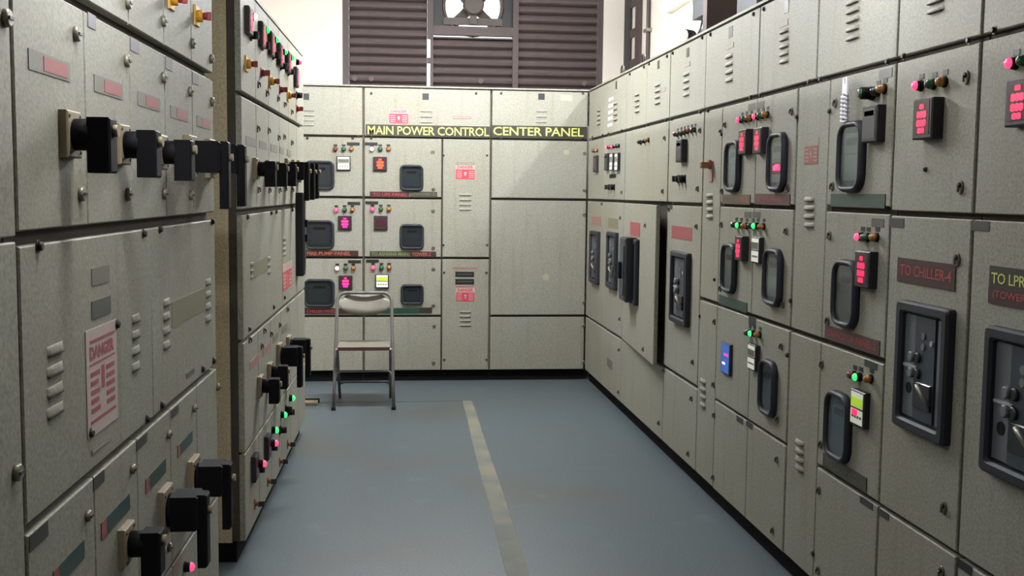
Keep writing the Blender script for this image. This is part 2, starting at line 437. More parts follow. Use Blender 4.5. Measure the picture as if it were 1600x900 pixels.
def window(bank, px, py, wpx, hpx, inner='relay', led=False, rr=0.3, band=0.02):
    """rubber framed door window: ring, relay seen behind, glass pane in front"""
    w, h = bank.size(px, py, wpx, hpx); w = round(w, 3); h = round(h, 3)
    r = min(w, h) * rr
    def ring():
        mb = MB(); loops = []
        for ins, y in ((0, 0), (0.002, -0.016), (0.008, -0.024), (band * 0.75, -0.024), (band, -0.017), (band, 0)):
            loops.append([(x, y, z) for x, z in rrect(w - 2 * ins, h - 2 * ins, max(r - ins, 0.006))])
        mb.loft(loops, 'rubber'); return mb
    def back():
        mb = MB(); W, H = w - 2 * band, h - 2 * band
        mb.prism(rrect(W + 0.004, H + 0.004, max(r - band, 0.006)), -0.003, 0, 'relay_dark')
        mb.box(-W * 0.36, W * 0.36, -0.009, -0.003, -H * 0.40, H * 0.40, inner)
        mb.box(-W * 0.36, W * 0.36, -0.010, -0.009, H * 0.04, H * 0.055, 'relay_dark')
        mb.box(-W * 0.25, W * 0.25, -0.010, -0.009, H * 0.2, H * 0.32, 'relay_dark' if inner != 'relay_dark' else 'black')
        if led:
            mb.box(-W * 0.36, W * 0.36, -0.0105, -0.009, -H * 0.24, 0.0, 'black')
            mb.box(-W * 0.26, W * 0.30, -0.012, -0.0105, -H * 0.17, -H * 0.07, 'led_pink', 0.001); mb.box(-W * 0.12, W * 0.2, -0.012, -0.0105, -H * 0.065, -H * 0.04, 'led_pink')
        return mb
    def pane():
        mb = MB(); mb.prism(rrect(w - 2 * band + 0.003, h - 2 * band + 0.003, max(r - band, 0.006)), -0.0155, -0.0135, 'glass'); return mb
    u, z = bank.at(px, py, PROUD)
    put(bank, 'window_gasket', cached(('window_gasket', w, h), ring), u, z)
    put(bank, 'relay_unit', cached(('relay_unit', w, h, inner, led), back), u, z)
    put(bank, 'window_pane', cached(('window_pane', w, h), pane), u, z)
def m_knob(r=0.014):
    def mk():
        mb = MB(); mb.cyl(0, 0, r, -0.010, 0, 'knob', 14, 0.003); mb.box(-r * 0.7, r * 0.7, -0.0125, -0.010, -0.0025, 0.0025, 'bolt'); return mb
    return cached(('door_latch', r), mk)
def m_quarter(r=0.011):
    def mk():
        mb = MB(); mb.prism([(r * math.cos(t), -r * 0.25 + r * 1.35 * math.sin(t)) for t in [i * math.pi / 7 for i in range(14)]], -0.005, 0, 'latch', 0.002, True)
        mb.cyl(0, r * 0.2, r * 0.5, -0.010, -0.005, 'bolt', 10, 0.001); mb.box(-r * 0.22, r * 0.22, -0.013, -0.008, -r * 1.1, r * 0.2, 'latch', 0.001); return mb
    return cached(('door_latch_wing', r), mk)
def m_bolt(r=0.008):
    def mk():
        mb = MB(); mb.cyl(0, 0, r * 1.35, -0.002, 0, 'bolt', 10); mb.cyl(0, 0, r, -0.009, -0.002, 'bolt', 6, 0.002); return mb
    return cached(('bolt', r), mk)
def m_louver(w=0.09, h=0.016, dp=0.011):
    """pressed hood over a slot"""
    w = round(w, 3); h = round(h, 3)
    def mk():
        mb = MB(); n = 5; loops = []
        for x, k in ((-w / 2, 0.1), (-w / 2 + w * 0.12, 1), (w / 2 - w * 0.12, 1), (w / 2, 0.1)):
            pts = [(x, 0, h / 2)]
            for i in range(1, n): a = i / n * math.pi / 2; pts.append((x, -dp * k * math.sin(a), h / 2 - h * (1 - math.cos(a))))
            pts.append((x, -dp * k, -h / 2)); pts.append((x, 0, -h / 2)); loops.append(pts)
        mb.loft(loops, 'panel', True, False); nn = len(mb.v)
        mb.box(-w * 0.44, w * 0.44, -dp * 0.88, -0.0004, -h / 2 - 0.0015, -h / 2 + 0.0005, 'gasket_shade'); return mb
    return cached(('louver', w, h, dp), mk)
def louvers(bank, px, y0, y1, n, wpx):
    for i in range(n):
        py = y0 + (y1 - y0) * i / (n - 1); w, _ = bank.size(px, py, wpx, 4)
        putpx(bank, 'louver', m_louver(w, abs(bank.at(px, y0)[1] - bank.at(px, y1)[1]) / (n - 1) * (0.42 if bank is BACK else 0.5), {BACK: 0.005, LEFT: 0.005}.get(bank, 0.010)), px, py)
def m_handle(kind):
    def mk():
        mb = MB()
        if kind == 'short':
            a = 0.030; mb.cyl(0, 0, a, -0.05, -0.016, 'handle', 16, 0.003)
            mb.box(-0.026, 0.026, -0.088, -0.045, -0.072, 0.032, 'handle', 0.004); mb.cyl(0, 0.008, 0.012, -0.097, -0.088, 'plate_beige', 10)
        else:
            mb.cyl(0, 0, 0.045, -0.03, -0.018, 'handle', 18, 0.003)
            mb.box(-0.045, 0.045, -0.098, -0.028, -0.045, 0.045, 'handle', 0.006)
            mb.box(-0.024, 0.024, -0.118, -0.092, -0.150, 0.045, 'handle', 0.005); mb.cyl(0, 0.0, 0.011, -0.128, -0.118, 'plate_beige', 10)
        return mb
    return cached(('rotary_handle', kind), mk)
def m_hbase(kind):
    w, h = (0.085, 0.088) if kind == 'short' else (0.105, 0.122)
    def mk():
        mb = MB(); mb.box(-w / 2, w / 2, -0.017, 0, -h / 2, h / 2, 'plate_beige', 0.003)
        for sx in (-1, 1):
            for sz in (-1, 1): mb.cyl(sx * w * 0.38, sz * h * 0.38, 0.004, -0.019, -0.017, 'bolt', 6)
        return mb
    return cached(('handle_base', kind), mk)
def handle(bank, px, py, kind):
    putpx(bank, 'handle_base', m_hbase(kind), px, py); putpx(bank, 'rotary_handle', m_handle(kind), px, py)
def m_selector():
    def mk():
        mb = MB(); mb.box(-0.03, 0.03, -0.006, 0, -0.03, 0.03, 'rot_yellow', 0.002); mb.cyl(0, 0, 0.018, -0.022, -0.006, 'rot_yellow', 14, 0.003)
        mb.cyl(0, 0, 0.011, -0.034, -0.022, 'rot_red', 12, 0.002); mb.box(-0.004, 0.004, -0.046, -0.032, -0.012, 0.012, 'rot_red', 0.002); return mb
    return cached(('selector_switch',), mk)
def m_selector_red():
    def mk():
        mb = MB(); mb.box(-0.02, 0.02, -0.004, 0, -0.02, 0.02, 'rot_red', 0.001); mb.cyl(0, 0, 0.015, -0.018, -0.004, 'rot_red', 12, 0.003)
        mb.box(-0.004, 0.004, -0.038, -0.016, -0.012, 0.012, 'rot_red', 0.002); return mb
    return cached(('selector_switch_red',), mk)
def m_selector_rust():
    def mk():
        mb = MB(); mb.box(-0.016, 0.016, -0.004, 0, -0.022, 0.022, 'rust', 0.001); mb.cyl(0, 0, 0.010, -0.016, -0.004, 'rust', 12, 0.002)
        mb.box(-0.004, 0.004, -0.040, -0.014, -0.012, 0.010, 'tag_dark', 0.001); return mb
    return cached(('selector_switch_rust',), mk)
def m_blackknob():
    def mk():
        mb = MB(); mb.box(-0.02, 0.02, -0.006, 0, -0.02, 0.02, 'black', 0.002); mb.cyl(0, 0, 0.016, -0.026, -0.006, 'black', 14, 0.003)
        mb.box(-0.005, 0.005, -0.034, -0.024, -0.015, 0.015, 'tag_dark', 0.001); return mb
    return cached(('selector_knob',), mk)
def m_danger(w, h, head=0.3, text=True, red='danger_red', pale='danger_pale'):
    def mk():
        mb = MB(); mb.box(-w / 2, w / 2, -0.0012, 0, -h / 2, h / 2, pale)
        mb.box(-w * 0.49, w * 0.49, -0.0018, -0.0012, -h * 0.49, h * (0.5 - head), red)
        if text: put_text(mb, 'DANGER', -w * 0.42, w * 0.42, h * (0.5 - head + 0.05), h * 0.46, -0.0018, red, 0.03)
        y = -0.0024; cz = h * (0.0 - head / 2)
        # skull mark with bolts and lines of small print left and right
        s = h * 0.16; mb.cyl(0, cz + s * 0.5, s * 0.62, y, -0.0018, pale, 12); mb.box(-s * 0.35, s * 0.35, y, -0.0018, cz - s * 0.6, cz + s * 0.2, pale)
        for i in range(4):
            z = cz - h * 0.24 + i * h * 0.14
            for a, b in ((-0.44, -0.18), (0.18, 0.44)): mb.box(w * a, w * b, y + 0.0002, -0.0018, z, z + h * 0.05, pale)
        return mb
    return cached(('danger_sticker', round(w, 3), round(h, 3), head, text, red), mk)
def breaker(bank, px, py, wpx, hpx, levers=True, proud=0.0):
    """framed cut-out with the face of an air circuit breaker inside"""
    w, h = bank.size(px, py, wpx, hpx); w = round(w, 3); h = round(h, 3); b = min(0.032, w * 0.14)
    def frame():
        mb = MB(); loops = []
        for ins, y in ((0, 0), (0, -0.020), (0.006, -0.028), (b * 0.8, -0.028), (b, -0.020), (b, 0)):
            loops.append([(x, y, z) for x, z in rrect(w - 2 * ins, h - 2 * ins, 0.01, 2)])
        mb.loft(loops, 'rubber', False); return mb
    def face():
        mb = MB(); W, H = w / 2 - b, h / 2 - b
        mb.box(-W, W, -0.004, 0, -H, H, 'bk_dark'); mb.box(-W, -W * 0.42, -0.010, -0.004, -H * 0.95, H * 0.97, 'bk_strip')
        mb.box(-W * 0.42, W * 0.55, -0.013, -0.004, -H * 0.95, H * 0.97, 'bk_blue'); mb.box(W * 0.62, W, -0.009, -0.004, -H * 0.95, H * 0.97, 'bk_strip')
        for q in (0.62, 0.42): mb.cyl(0.0, H * q, W * 0.09, -0.016, -0.013, 'bk_strip', 10)
        mb.cyl(W * 0.42, H * 0.52, W * 0.07, -0.017, -0.013, 'lightgrey', 10)
        for q in (0.2, -0.1): mb.cyl(-W * 0.44, H * q, W * 0.13, -0.028, -0.010, 'bk_strip', 14, 0.003); mb.cyl(-W * 0.22, H * q, W * 0.13, -0.022, -0.012, 'bk_dark', 14, 0.003)
        mb.box(-W * 0.95, -W * 0.3, -0.016, -0.010, -H * 0.02, H * 0.03, 'lightgrey'); mb.cyl(-W * 0.7, -H * 0.42, W * 0.14, -0.012, -0.010, 'black', 12)
        mb.box(-W * 0.35, W * 0.5, -0.020, -0.013, -H * 0.72, -H * 0.24, 'bk_dark', 0.003)
        mb.tube([(W * 0.5, -0.02, -H * 0.6), (W * 0.46, -0.035, -H * 0.45), (W * 0.34, -0.042, -H * 0.32), (W * 0.14, -0.036, -H * 0.27)], W * 0.055, 'steel', 8)
        return mb
    def pane():
        mb = MB(); mb.box(-w / 2 + b * 0.7, w / 2 - b * 0.7, -0.0265, -0.0255, -h / 2 + b * 0.7, h / 2 - b * 0.7, 'glass'); return mb
    u, z = bank.at(px, py, PROUD)
    put(bank, 'breaker_frame', cached(('breaker_frame', w, h), frame), u, z); put(bank, 'circuit_breaker', cached(('circuit_breaker', w, h), face), u, z)
def plate(bank, name, px, py, wpx, hpx, m):
    w, h = bank.size(px, py, wpx, hpx); return putpx(bank, name, m_plate(w, h, m), px, py)
def nameplate(bank, px, py, wpx, hpx, bg, runs):
    w, h = bank.size(px, py, wpx, hpx); return putpx(bank, 'nameplate', m_nameplate(w, h, bg, runs), px, py)
def lamps(bank, pts, tags=True, r=0.013, tag_m='tag_black'):
    for px, py, k in pts:
        putpx(bank, 'indicator_lamp', m_lamp(k, r), px, py)
        if tags:
            u, z = bank.at(px, py, PROUD); put(bank, 'lamp_tag', m_plate(0.028, 0.014, tag_m), u, z + r + 0.012)
def knobs(bank, pts, r=0.014):
    for p in pts: putpx(bank, 'door_latch', m_knob(r), *p)
def wings(bank, pts, r=0.011):
    for p in pts: putpx(bank, 'door_latch', m_quarter(r), *p)
def bolts(bank, pts, r=0.007):
    for p in pts: putpx(bank, 'bolt', m_bolt(r), *p)

# ================================================================== room shell
XL, XR, YB, YF, ZC = -1.80, 1.97, 9.2, -2.6, 3.7
mb = MB(); mb.box(XL - 0.2, XR + 0.2, YF - 0.2, YB + 0.2, -0.1, 0, 'floor'); struct('floor', mb)
mb = MB(); mb.box(XL - 0.2, XR + 0.2, YF - 0.2, YB + 0.2, ZC, ZC + 0.1, 'ceiling_white'); struct('ceiling', mb)
mb = MB(); mb.box(XL - 0.2, XL, YF, YB, 0, ZC, 'wall_white'); struct('wall_left', mb)
mb = MB(); mb.box(XR, XR + 0.2, YF, YB, 0, ZC, 'wall_white'); struct('wall_right', mb)
mb = MB(); mb.box(XL - 0.2, XR + 0.2, YF - 0.2, YF, 0, ZC, 'wall_white'); struct('wall_front', mb)
# louvre opening in the back wall
ox0 = on_y(535, 60, YB).x; ox1 = on_y(943, 60, YB).x; oz0 = 2.02; oz1 = 3.30
mb = MB(); mb.box(XL - 0.2, ox0, YB, YB + 0.2, 0, ZC, 'wall_white'); mb.box(ox1, XR + 0.2, YB, YB + 0.2, 0, ZC, 'wall_white')
mb.box(ox0, ox1, YB, YB + 0.2, 0, oz0, 'wall_white'); mb.box(ox0, ox1, YB, YB + 0.2, oz1, ZC, 'wall_white'); struct('wall_back', mb)

# ------------------------------------------------------------------ louvred shutter with exhaust fan opening
sh = thing('louvred_shutter', 'brown steel louvred shutter above the back cabinet row, fan opening in its middle', 'shutter', (0, YB + 0.05, oz0))
def wx(px): return on_y(px, 70, YB + 0.03).x
def wz(py): return on_y(740, py, YB + 0.03).z - oz0
xa, xb, xc, xd, xe, xf = ox0, wx(545), wx(668.5), wx(672.5), wx(804), ox1
H = oz1 - oz0
def bar(name, x0, x1, z0, z1, y0=-0.03, y1=0.04, m='frame_brown'):
    b_ = MB(); b_.box(x0, x1, y0, y1, z0, z1, m); return link(name, b_.mesh(name), sh)
bar('frame_post', xa, xb, 0, H); bar('frame_post', wx(934), xf, 0, H); bar('frame_rail', xb, wx(934), H - 0.05, H); bar('frame_rail', xb, wx(934), 0, 0.04)
bar('mullion', xd, wx(677), 0, H, -0.02, 0.03); bar('mullion', wx(801), wx(810), 0, H)
zmid = wz(58); bar('fan_sill', wx(677), wx(801), zmid + 0.012, zmid + 0.085); bar('slat_head', wx(677), wx(801), zmid - 0.016, zmid - 0.004)
bar('gap_stop', xc - 0.004, xd, wz(100), wz(92)); bar('gap_stop', xc - 0.004, xd, wz(62), H)
pitch = 13.8 * (YB + 0.03) / FPX
def slat_mesh(x0, x1):
    w = x1 - x0
    def mk():
        b_ = MB(); prof = [(0.034, -0.5), (0.020, -0.46), (-0.004, -0.28), (-0.012, 0.0), (-0.004, 0.26), (0.020, 0.44), (0.034, 0.50)]
        front = [(p[0], p[1] * pitch) for p in prof]; full = front + [(p[0] + 0.003, p[1] * pitch) for p in reversed(prof)]
        b_.loft([[(x, y, z) for y, z in full] for x in (0, w)], 'slat', False, False)
        n = len(full); b_.face(tuple(range(n)), 'slat'); b_.face(tuple(range(n, 2 * n)), 'slat'); return b_
    return cached(('slat', round(w, 4)), mk)
for x0, x1, top in ((xb, xc - 0.004, H - 0.05), (wx(676), wx(803), zmid - 0.016), (wx(810), wx(934), H - 0.05)):
    z = top - pitch / 2
    while z > 0.02:
        link('slat', slat_mesh(x0 + 0.002, x1 - 0.002), sh, (x0 + 0.002, 0, z)); z -= pitch
for px in (554, 580, 752, 914): link('slat_boss', cached(('slat_boss',), lambda: MB().cyl(0, 0, 0.024, -0.004, 0.004, 'slat', 14, 0.002)), sh, (wx(px), -0.014, wz(126)))
# exhaust fan: plate with a round hole, ring, motor bracket, motor and four blades
fan = thing('exhaust_fan', 'exhaust fan in dark square panel of the shutter, daylight between its blades', 'fan', ((wx(677) + wx(801)) / 2, YB + 0.07, oz0 + zmid + 0.05))
hw = (wx(801) - wx(677)) / 2; R_ = 44.5 * YB / FPX; cz = wz(8) - zmid - 0.05; ht = H - zmid - 0.10
def fan_plate():
    b_ = MB(); n = 48; outer = []; inner = []
    for i in range(n):
        a = 2 * math.pi * i / n; c, s_ = math.cos(a), math.sin(a); inner.append((R_ * c, cz + R_ * s_))
        t = min(hw / abs(c) if c else 9, ((ht - cz) if s_ > 0 else cz) / abs(s_) if abs(s_) > 1e-6 else 9); outer.append((t * c, cz + t * s_))
    b_.loft([[(x, 0.0, z) for x, z in outer], [(x, 0.0, z) for x, z in inner], [(x, 0.01, z) for x, z in inner], [(x, 0.01, z) for x, z in outer]], 'fan_dark', False); return b_
link('mounting_plate', fan_plate().mesh('mounting_plate'), fan)
b_ = MB(); n = 40
def circ(r, y): return [(r * math.cos(2 * math.pi * i / n), y, cz + r * math.sin(2 * math.pi * i / n)) for i in range(n)]
b_.loft([circ(R_ * 1.08, -0.002), circ(R_ * 1.05, -0.02), circ(R_ * 0.98, -0.02), circ(R_ * 0.95, 0.03)], 'fan_brown', True); link('fan_ring', b_.mesh('fan_ring'), fan)
b_ = MB(); b_.cyl(0, cz, R_ * 0.36, -0.10, 0.02, 'fan_brown', 20, 0.012); link('motor', b_.mesh('motor'), fan)
b_ = MB(); b_.box(-R_ * 1.02, R_ * 1.02, -0.025, -0.012, cz - R_ * 0.68, cz - R_ * 0.43, 'fan_brown'); link('motor_bracket', b_.mesh('motor_bracket'), fan)
b_ = MB(); b_.box(-R_ * 0.12, R_ * 0.12, -0.05, -0.026, cz - R_ * 0.66, cz - R_ * 0.2, 'fan_brown'); link('bracket_arm', b_.mesh('bracket_arm'), fan)
for a0 in (43, 137, 223, 317):
    b_ = MB(); pts = []
    for rr, ha in ((0.3, 36), (0.5, 18), (0.75, 12), (0.97, 10)):
        pts.append((rr, ha))
    loop1 = []
    for rr, ha in pts: loop1.append((R_ * rr * math.cos(math.radians(a0 - ha)), -0.004, cz + R_ * rr * math.sin(math.radians(a0 - ha))))
    for rr, ha in reversed(pts): loop1.append((R_ * rr * math.cos(math.radians(a0 + ha)), 0.026, cz + R_ * rr * math.sin(math.radians(a0 + ha))))
    b_.loft([loop1, [(x, y + 0.003, z) for x, y, z in loop1]], 'fan_brown', False, False); k = len(loop1)
    for i in range(3):
        b_.face((i, i + 1, k - 2 - i, k - 1 - i), 'fan_brown'); b_.face((k + i, k + i + 1, 2 * k - 2 - i, 2 * k - 1 - i), 'fan_brown')
    link('fan_blade', b_.mesh('fan_blade'), fan)

# ------------------------------------------------------------------ tube light battens on the side walls
def batten(label, x, y0, y1, z, side, strength, warm=(0.98, 1.0, 1.02)):
    """side = +1: fixed to the right wall, -1: to the left wall"""
    L = y1 - y0
    t = thing('tube_light', label, 'light', (x, y0, z), 0, 'wall tube lights')
    b_ = MB(); b_.box(min(0, -side * 0.05), max(0, -side * 0.05), 0, L, -0.03, 0.03, 'white'); link('housing', b_.mesh('housing'), t)
    for yy in (0.0, L - 0.03):
        b_ = MB(); b_.box(min(-side * 0.05, -side * 0.095), max(-side * 0.05, -side * 0.095), yy, yy + 0.03, -0.022, 0.022, 'white'); link('tube_holder', b_.mesh('tube_holder'), t)
    m = bpy.data.materials.new('tube_glow'); m.use_nodes = True; nt = m.node_tree
    for n_ in list(nt.nodes): nt.nodes.remove(n_)
    out = nt.nodes.new('ShaderNodeOutputMaterial'); em = nt.nodes.new('ShaderNodeEmission'); em.inputs[0].default_value = warm + (1,); em.inputs[1].default_value = strength
    nt.links.new(em.outputs[0], out.inputs[0]); MATS['tube_glow'] = m
    b_ = MB(); b_.tube([(-side * 0.075, 0.03, 0), (-side * 0.075, L - 0.03, 0)], 0.016, 'tube_glow', 10); link('tube', b_.mesh('tube'), t)
batten('lit tube light on right wall above the far right cabinets', XR, 6.3, 7.7, 2.76, 1, TUBE_RIGHT)
batten('lit tube light on left wall above the farther left cabinet', XL, 5.0, 6.3, 2.48, -1, TUBE_LEFT)
def ceiling_batten(label, x, y, z, strength, warm=(0.98, 1.0, 1.02), L=1.3):
    t = thing('ceiling_tube_light', label, 'light', (x, y, z), 0, 'ceiling tube lights')
    b_ = MB(); b_.box(-L / 2, L / 2, -0.06, 0.06, 0.0, 0.06, 'white'); link('housing', b_.mesh('housing'), t)
    for sx in (-1, 1):
        b_ = MB(); b_.box(sx * L / 2 - 0.015, sx * L / 2 + 0.015, -0.06, 0.06, -0.055, 0.0, 'white'); link('tube_holder', b_.mesh('tube_holder'), t)
        b_ = MB(); b_.tube([(sx * L * 0.4, 0, 0.06), (sx * L * 0.4, 0, ZC - z)], 0.008, 'steel', 8); link('hanger_rod', b_.mesh('hanger_rod'), t)
    m = bpy.data.materials.new('ceiling_tube_glow'); m.use_nodes = True; nt = m.node_tree
    for n_ in list(nt.nodes): nt.nodes.remove(n_)
    out = nt.nodes.new('ShaderNodeOutputMaterial'); em = nt.nodes.new('ShaderNodeEmission'); em.inputs[0].default_value = warm + (1,); em.inputs[1].default_value = strength
    nt.links.new(em.outputs[0], out.inputs[0]); MATS['ceiling_tube_glow'] = m
    for sy in (-1, 1):
        b_ = MB(); b_.tube([(-L / 2 + 0.015, sy * 0.035, -0.03), (L / 2 - 0.015, sy * 0.035, -0.03)], 0.016, 'ceiling_tube_glow', 10); link('tube', b_.mesh('tube'), t)
ceiling_batten('lit long twin tube light hung over the far end of the aisle', 0.25, 6.65, 3.05, TUBE_FAR)
ceiling_batten('added unseen fill light, short twin tubes beside the foreground left cabinet', -0.3, 2.2, 2.3, FILL_NEAR, L=0.6)  # fill added out of view, hung low to steepen the left cabinet's falloff
ceiling_batten('added unseen fill light, short twin tubes beside the nearer right cabinets', 1.1, 3.2, 2.35, FILL_MID, L=0.6)  # invented fill out of view, brightens the nearer right cabinets

# ================================================================== back cabinets
U = lambda bank, px, py: bank.at(px, py, PROUD)[0]
b0, b1, b2, b3, b4 = -0.95, U(BACK, 568, 350), U(BACK, 690.5, 350), U(BACK, 766, 350), 1.492
cA = Cab(BACK, 'pale grey back-row cabinet behind the folding chair, left one, with large square windows', b0, b1, 0.85)
cB = Cab(BACK, 'pale grey back-row cabinet, middle one, with small windows and a danger sticker panel', b1, b3, 0.85)
cC = Cab(BACK, 'pale grey back-row cabinet in the right corner with plain blank doors', b3, b4, 0.85)
for z0, z1 in ((ZA, ZTOP), (Z1, ZA), (ZM, Z1), (Z2, ZM), (ZK, Z2)):
    cA.door(b0, b1, z0, z1, 0.008)
cB.door(b1, b3, ZA, ZTOP, 0.008)
for z0, z1 in ((Z1, ZA), (ZM, Z1), (Z2, ZM), (ZK, Z2)): cB.door(b1, b2, z0, z1, (0.008, 0.006))
cB.door(b2, b3, ZM, ZA, (0.006, 0.008)); cB.door(b2, b3, ZK, ZM, (0.006, 0.008))
for z0, z1 in ((ZA, ZTOP), (Z1, ZA), (Z2, Z1), (ZK, Z2)): cC.door(b3, b4, z0, z1, 0.008)
B = BACK
for px in (478, 665, 846): plate(B, 'maker_tag', px, 151, 10, 10, 'tag_black')
louvers(B, 483, 172, 195, 4, 16); louvers(B, 666, 173, 190, 3, 19); louvers(B, 846, 173, 190, 3, 17)
putpx(B, 'danger_sticker', m_danger(*B.size(623, 182, 30, 22)), 623, 182)
putpx(B, 'slot_label', m_outline(*B.size(722, 184, 28, 4), 'tx_red'), 722, 184)
plate(B, 'stain', 885, 153, 18, 9, 'stain')
nameplate(B, 669, 205, 193, 18, 'np_black', [('MAIN POWER CONTROL', 'tx_yellow', 0.015, 0.995, 0.14, 0.88)])
nameplate(B, 843, 206, 150, 18, 'np_black', [('CENTER PANEL', 'tx_yellow', 0.02, 0.96, 0.14, 0.88)])
for px in (580, 744, 783, 911): bolts(B, [(px, 146), (px, 216)], 0.008)
bolts(B, [(560, 213), (551, 216), (480, 216)], 0.008)
# rows of meters, lamps and windows
for x0, row in ((0, [(225, 233, 'lens_red', 'lens_green', 'lens_amber'), (318, 328, 'lens_red_lit', 'lens_green', 'lens_amber'), (409, 419, 'lens_white_lit', 'lens_green', 'lens_amber')]),):
    for i, (ly, py, a, b, c) in enumerate(row):
        plate(B, 'circuit_tag', 552 + i, ly, 20, 5, 'tag_black'); lamps(B, [(524 + i * 1.5, py, a), (537 + i * 1.5, py, b), (549 + i * 1.5, py, c)], True, 0.016)
for i, (ly, py, a, b, c) in enumerate([(225, 233, 'lens_white_lit', 'lens_green', 'lens_amber'), (317, 327, 'lens_red_lit', 'lens_green', 'lens_amber'), (408, 418, 'lens_red_lit', 'lens_green', 'lens_amber')]):
    plate(B, 'circuit_tag', 580 + i, ly, 20, 5, 'tag_black'); lamps(B, [(581 + i, py, a), (594 + i, py, b), (607 + i * 0.5, py, c)], True, 0.016)
for px, py, k in ((537, 255, 'lcd'), (539, 348, 'pink'), (540, 441, 'pink'), (594, 256, 'orange'), (595, 348, 'off'), (597, 439, 'lcdg')):
    putpx(B, 'panel_meter', m_meter(k, 0.102, 0.104), px, py)
for px, py, w, h in ((499, 274, 47, 46), (499, 367, 47, 46), (499, 458, 48, 44), (643, 278, 37, 41), (643.5, 370, 38, 40), (644, 460, 36, 32)):
    window(B, px, py, w, h, 'relay_dark', rr=0.2, band=0.018)
nameplate(B, 609, 304, 62, 9, 'np_maroon', [('TO UPS PANEL', 'tx_red', 0.08, 0.94, 0.22, 0.8)])
nameplate(B, 662, 304, 42, 9, 'np_olive', [('(TOWER-2)', 'tx_dim', 0.05, 0.95, 0.2, 0.8)])
nameplate(B, 518, 396, 84, 9, 'np_maroon', [('FIRE PUMP PANEL', 'tx_orange', 0.05, 0.86, 0.2, 0.82)])
nameplate(B, 609, 397, 62, 9, 'np_olive', [('TO ASHIANA MAIN', 'tx_green', 0.04, 0.97, 0.2, 0.82)])
nameplate(B, 661, 397.5, 41, 9, 'np_maroon', [('TOWER-2', 'tx_orange', 0.08, 0.8, 0.2, 0.82)])
nameplate(B, 520, 486, 95, 9, 'np_maroon', [('CHILLER PANEL', 'tx_red', 0.08, 0.55, 0.22, 0.8)])
nameplate(B, 622, 485.5, 66, 9, 'np_dkgreen', []); nameplate(B, 665, 485, 20, 9, 'np_black', [])
knobs(B, [(676, 237), (677, 295), (677, 329), (677, 387), (677, 420), (677, 477), (678, 509), (677, 566), (913, 239), (913, 297), (912.5, 335), (912, 472), (911.5, 509), (911.5, 566)])
bolts(B, [(693, 243), (761, 243), (693, 383), (761, 383), (694, 426), (760, 426), (694, 562), (760, 562)], 0.007)
putpx(B, 'slot_label', m_outline(*B.size(727, 256, 28, 4), 'tag_grey'), 727, 256)
putpx(B, 'danger_sticker', m_danger(*B.size(727, 269, 30, 22)), 727, 269); louvers(B, 727, 304, 327, 4, 19)
plate(B, 'warning_strip', 727, 419, 40, 3, 'lab_pink')
for py in (428.5, 440):
    nameplate(B, 726, py, 29, 8, 'tag_black', [('I', 'tag_grey', 0.08, 0.92, 0.42, 0.58)])
putpx(B, 'slot_label', m_outline(*B.size(726, 446.5, 28, 4), 'tx_red'), 726, 446.5)
putpx(B, 'danger_sticker', m_danger(*B.size(727, 460, 29, 21), 0.36), 727, 460); louvers(B, 727, 487, 508, 4, 18)
plate(B, 'stain', 885, 238, 8, 7, 'stain')
putpx(B, 'paint_chip', cached(('paint_chip',), lambda: MB().cyl(0, 0, 0.026, -0.001, 0, 'stain', 12)), 853, 433)

# ================================================================== right cabinets
R = RIGHT
def ur(px, py): return U(R, px, py)
e0 = -8.27
e1 = ur(976.5, 260); e2 = ur(1044, 260); e3 = ur(1099, 250); e3b = ur(1127, 260); e4 = ur(1181, 250); e5 = ur(1244, 240); e5b = ur(1294, 240); e6 = ur(1396, 220); e7 = ur(1526, 220); e8 = e7 + 0.62
eT5 = ur(1276.5, 100)
DR = 0.45
c1 = Cab(R, 'right-hand cabinet in the far corner with two narrow breaker windows', e0, e1, DR)
c2 = Cab(R, 'right-hand cabinet with its middle door standing ajar', e1, e2, DR)
c3 = Cab(R, 'right-hand cabinet just nearer than the ajar door, one breaker window under red label', e2, e3, DR)
c4 = Cab(R, 'right-hand cabinet with the blue lit screen and a narrow vent strip', e3, e4, DR)
c5 = Cab(R, 'right-hand cabinet with three tall rubber-framed windows beside the blue-screen cabinet', e4, e5, DR)
c6 = Cab(R, 'right-hand cabinet with white strap hanging above its top window', e5, e6, DR)
c7 = Cab(R, 'right-hand cabinet bearing the TO CHILLER-4 nameplate', e6, e7, DR)
c8 = Cab(R, 'nearest right-hand cabinet, cut off by the edge, TO LPRI nameplate', e7, e8, DR)
T = (ZA, ZTOP)
m1 = ur(944.5, 260)
c1.door(e0, e1, *T, (0.003, 0.007))
for z0, z1 in ((Z1, ZA), (Z2, Z1), (ZK, Z2)): c1.door(e0, m1, z0, z1, (0.003, 0.002)); c1.door(m1, e1, z0, z1, (0.002, 0.010))
mT = ur(1010.5, 150)
c2.door(e1, mT, *T, (0.007, 0.002)); c2.door(mT, e2, *T, (0.002, 0.007))
c2.door(e1, e2, Z1, ZA, 0.010); c2.door(e1, e2, Z2, Z1, (0.006, 0.012), (0.003, 0.010), open_deg=3.0); c2.door(e1, e2, ZK, Z2, 0.004)
c3.door(e2, e3, *T, (0.007, 0.002)); c3.door(e2, e3, Z1, ZA, (0.010, 0.008)); c3.door(e2, e3, Z2, Z1, 0.005); c3.door(e2, e3, ZK, Z2, 0.004)
c4.door(e3, e4, *T, (0.002, 0.005)); c4.door(e3, e3b, ZM, ZA, (0.008, 0.003)); c4.door(e3, e3b, ZK, ZM, (0.004, 0.003))
for z0, z1, g in ((Z1, ZA, (0.016, 0.009)), (ZM, Z1, (0.010, 0.004)), (Z2, ZM, 0.007), (ZK, Z2, 0.006)): c4.door(e3b, e4, z0, z1, 0.003, g)
c5.door(e4, eT5, *T, 0.005)
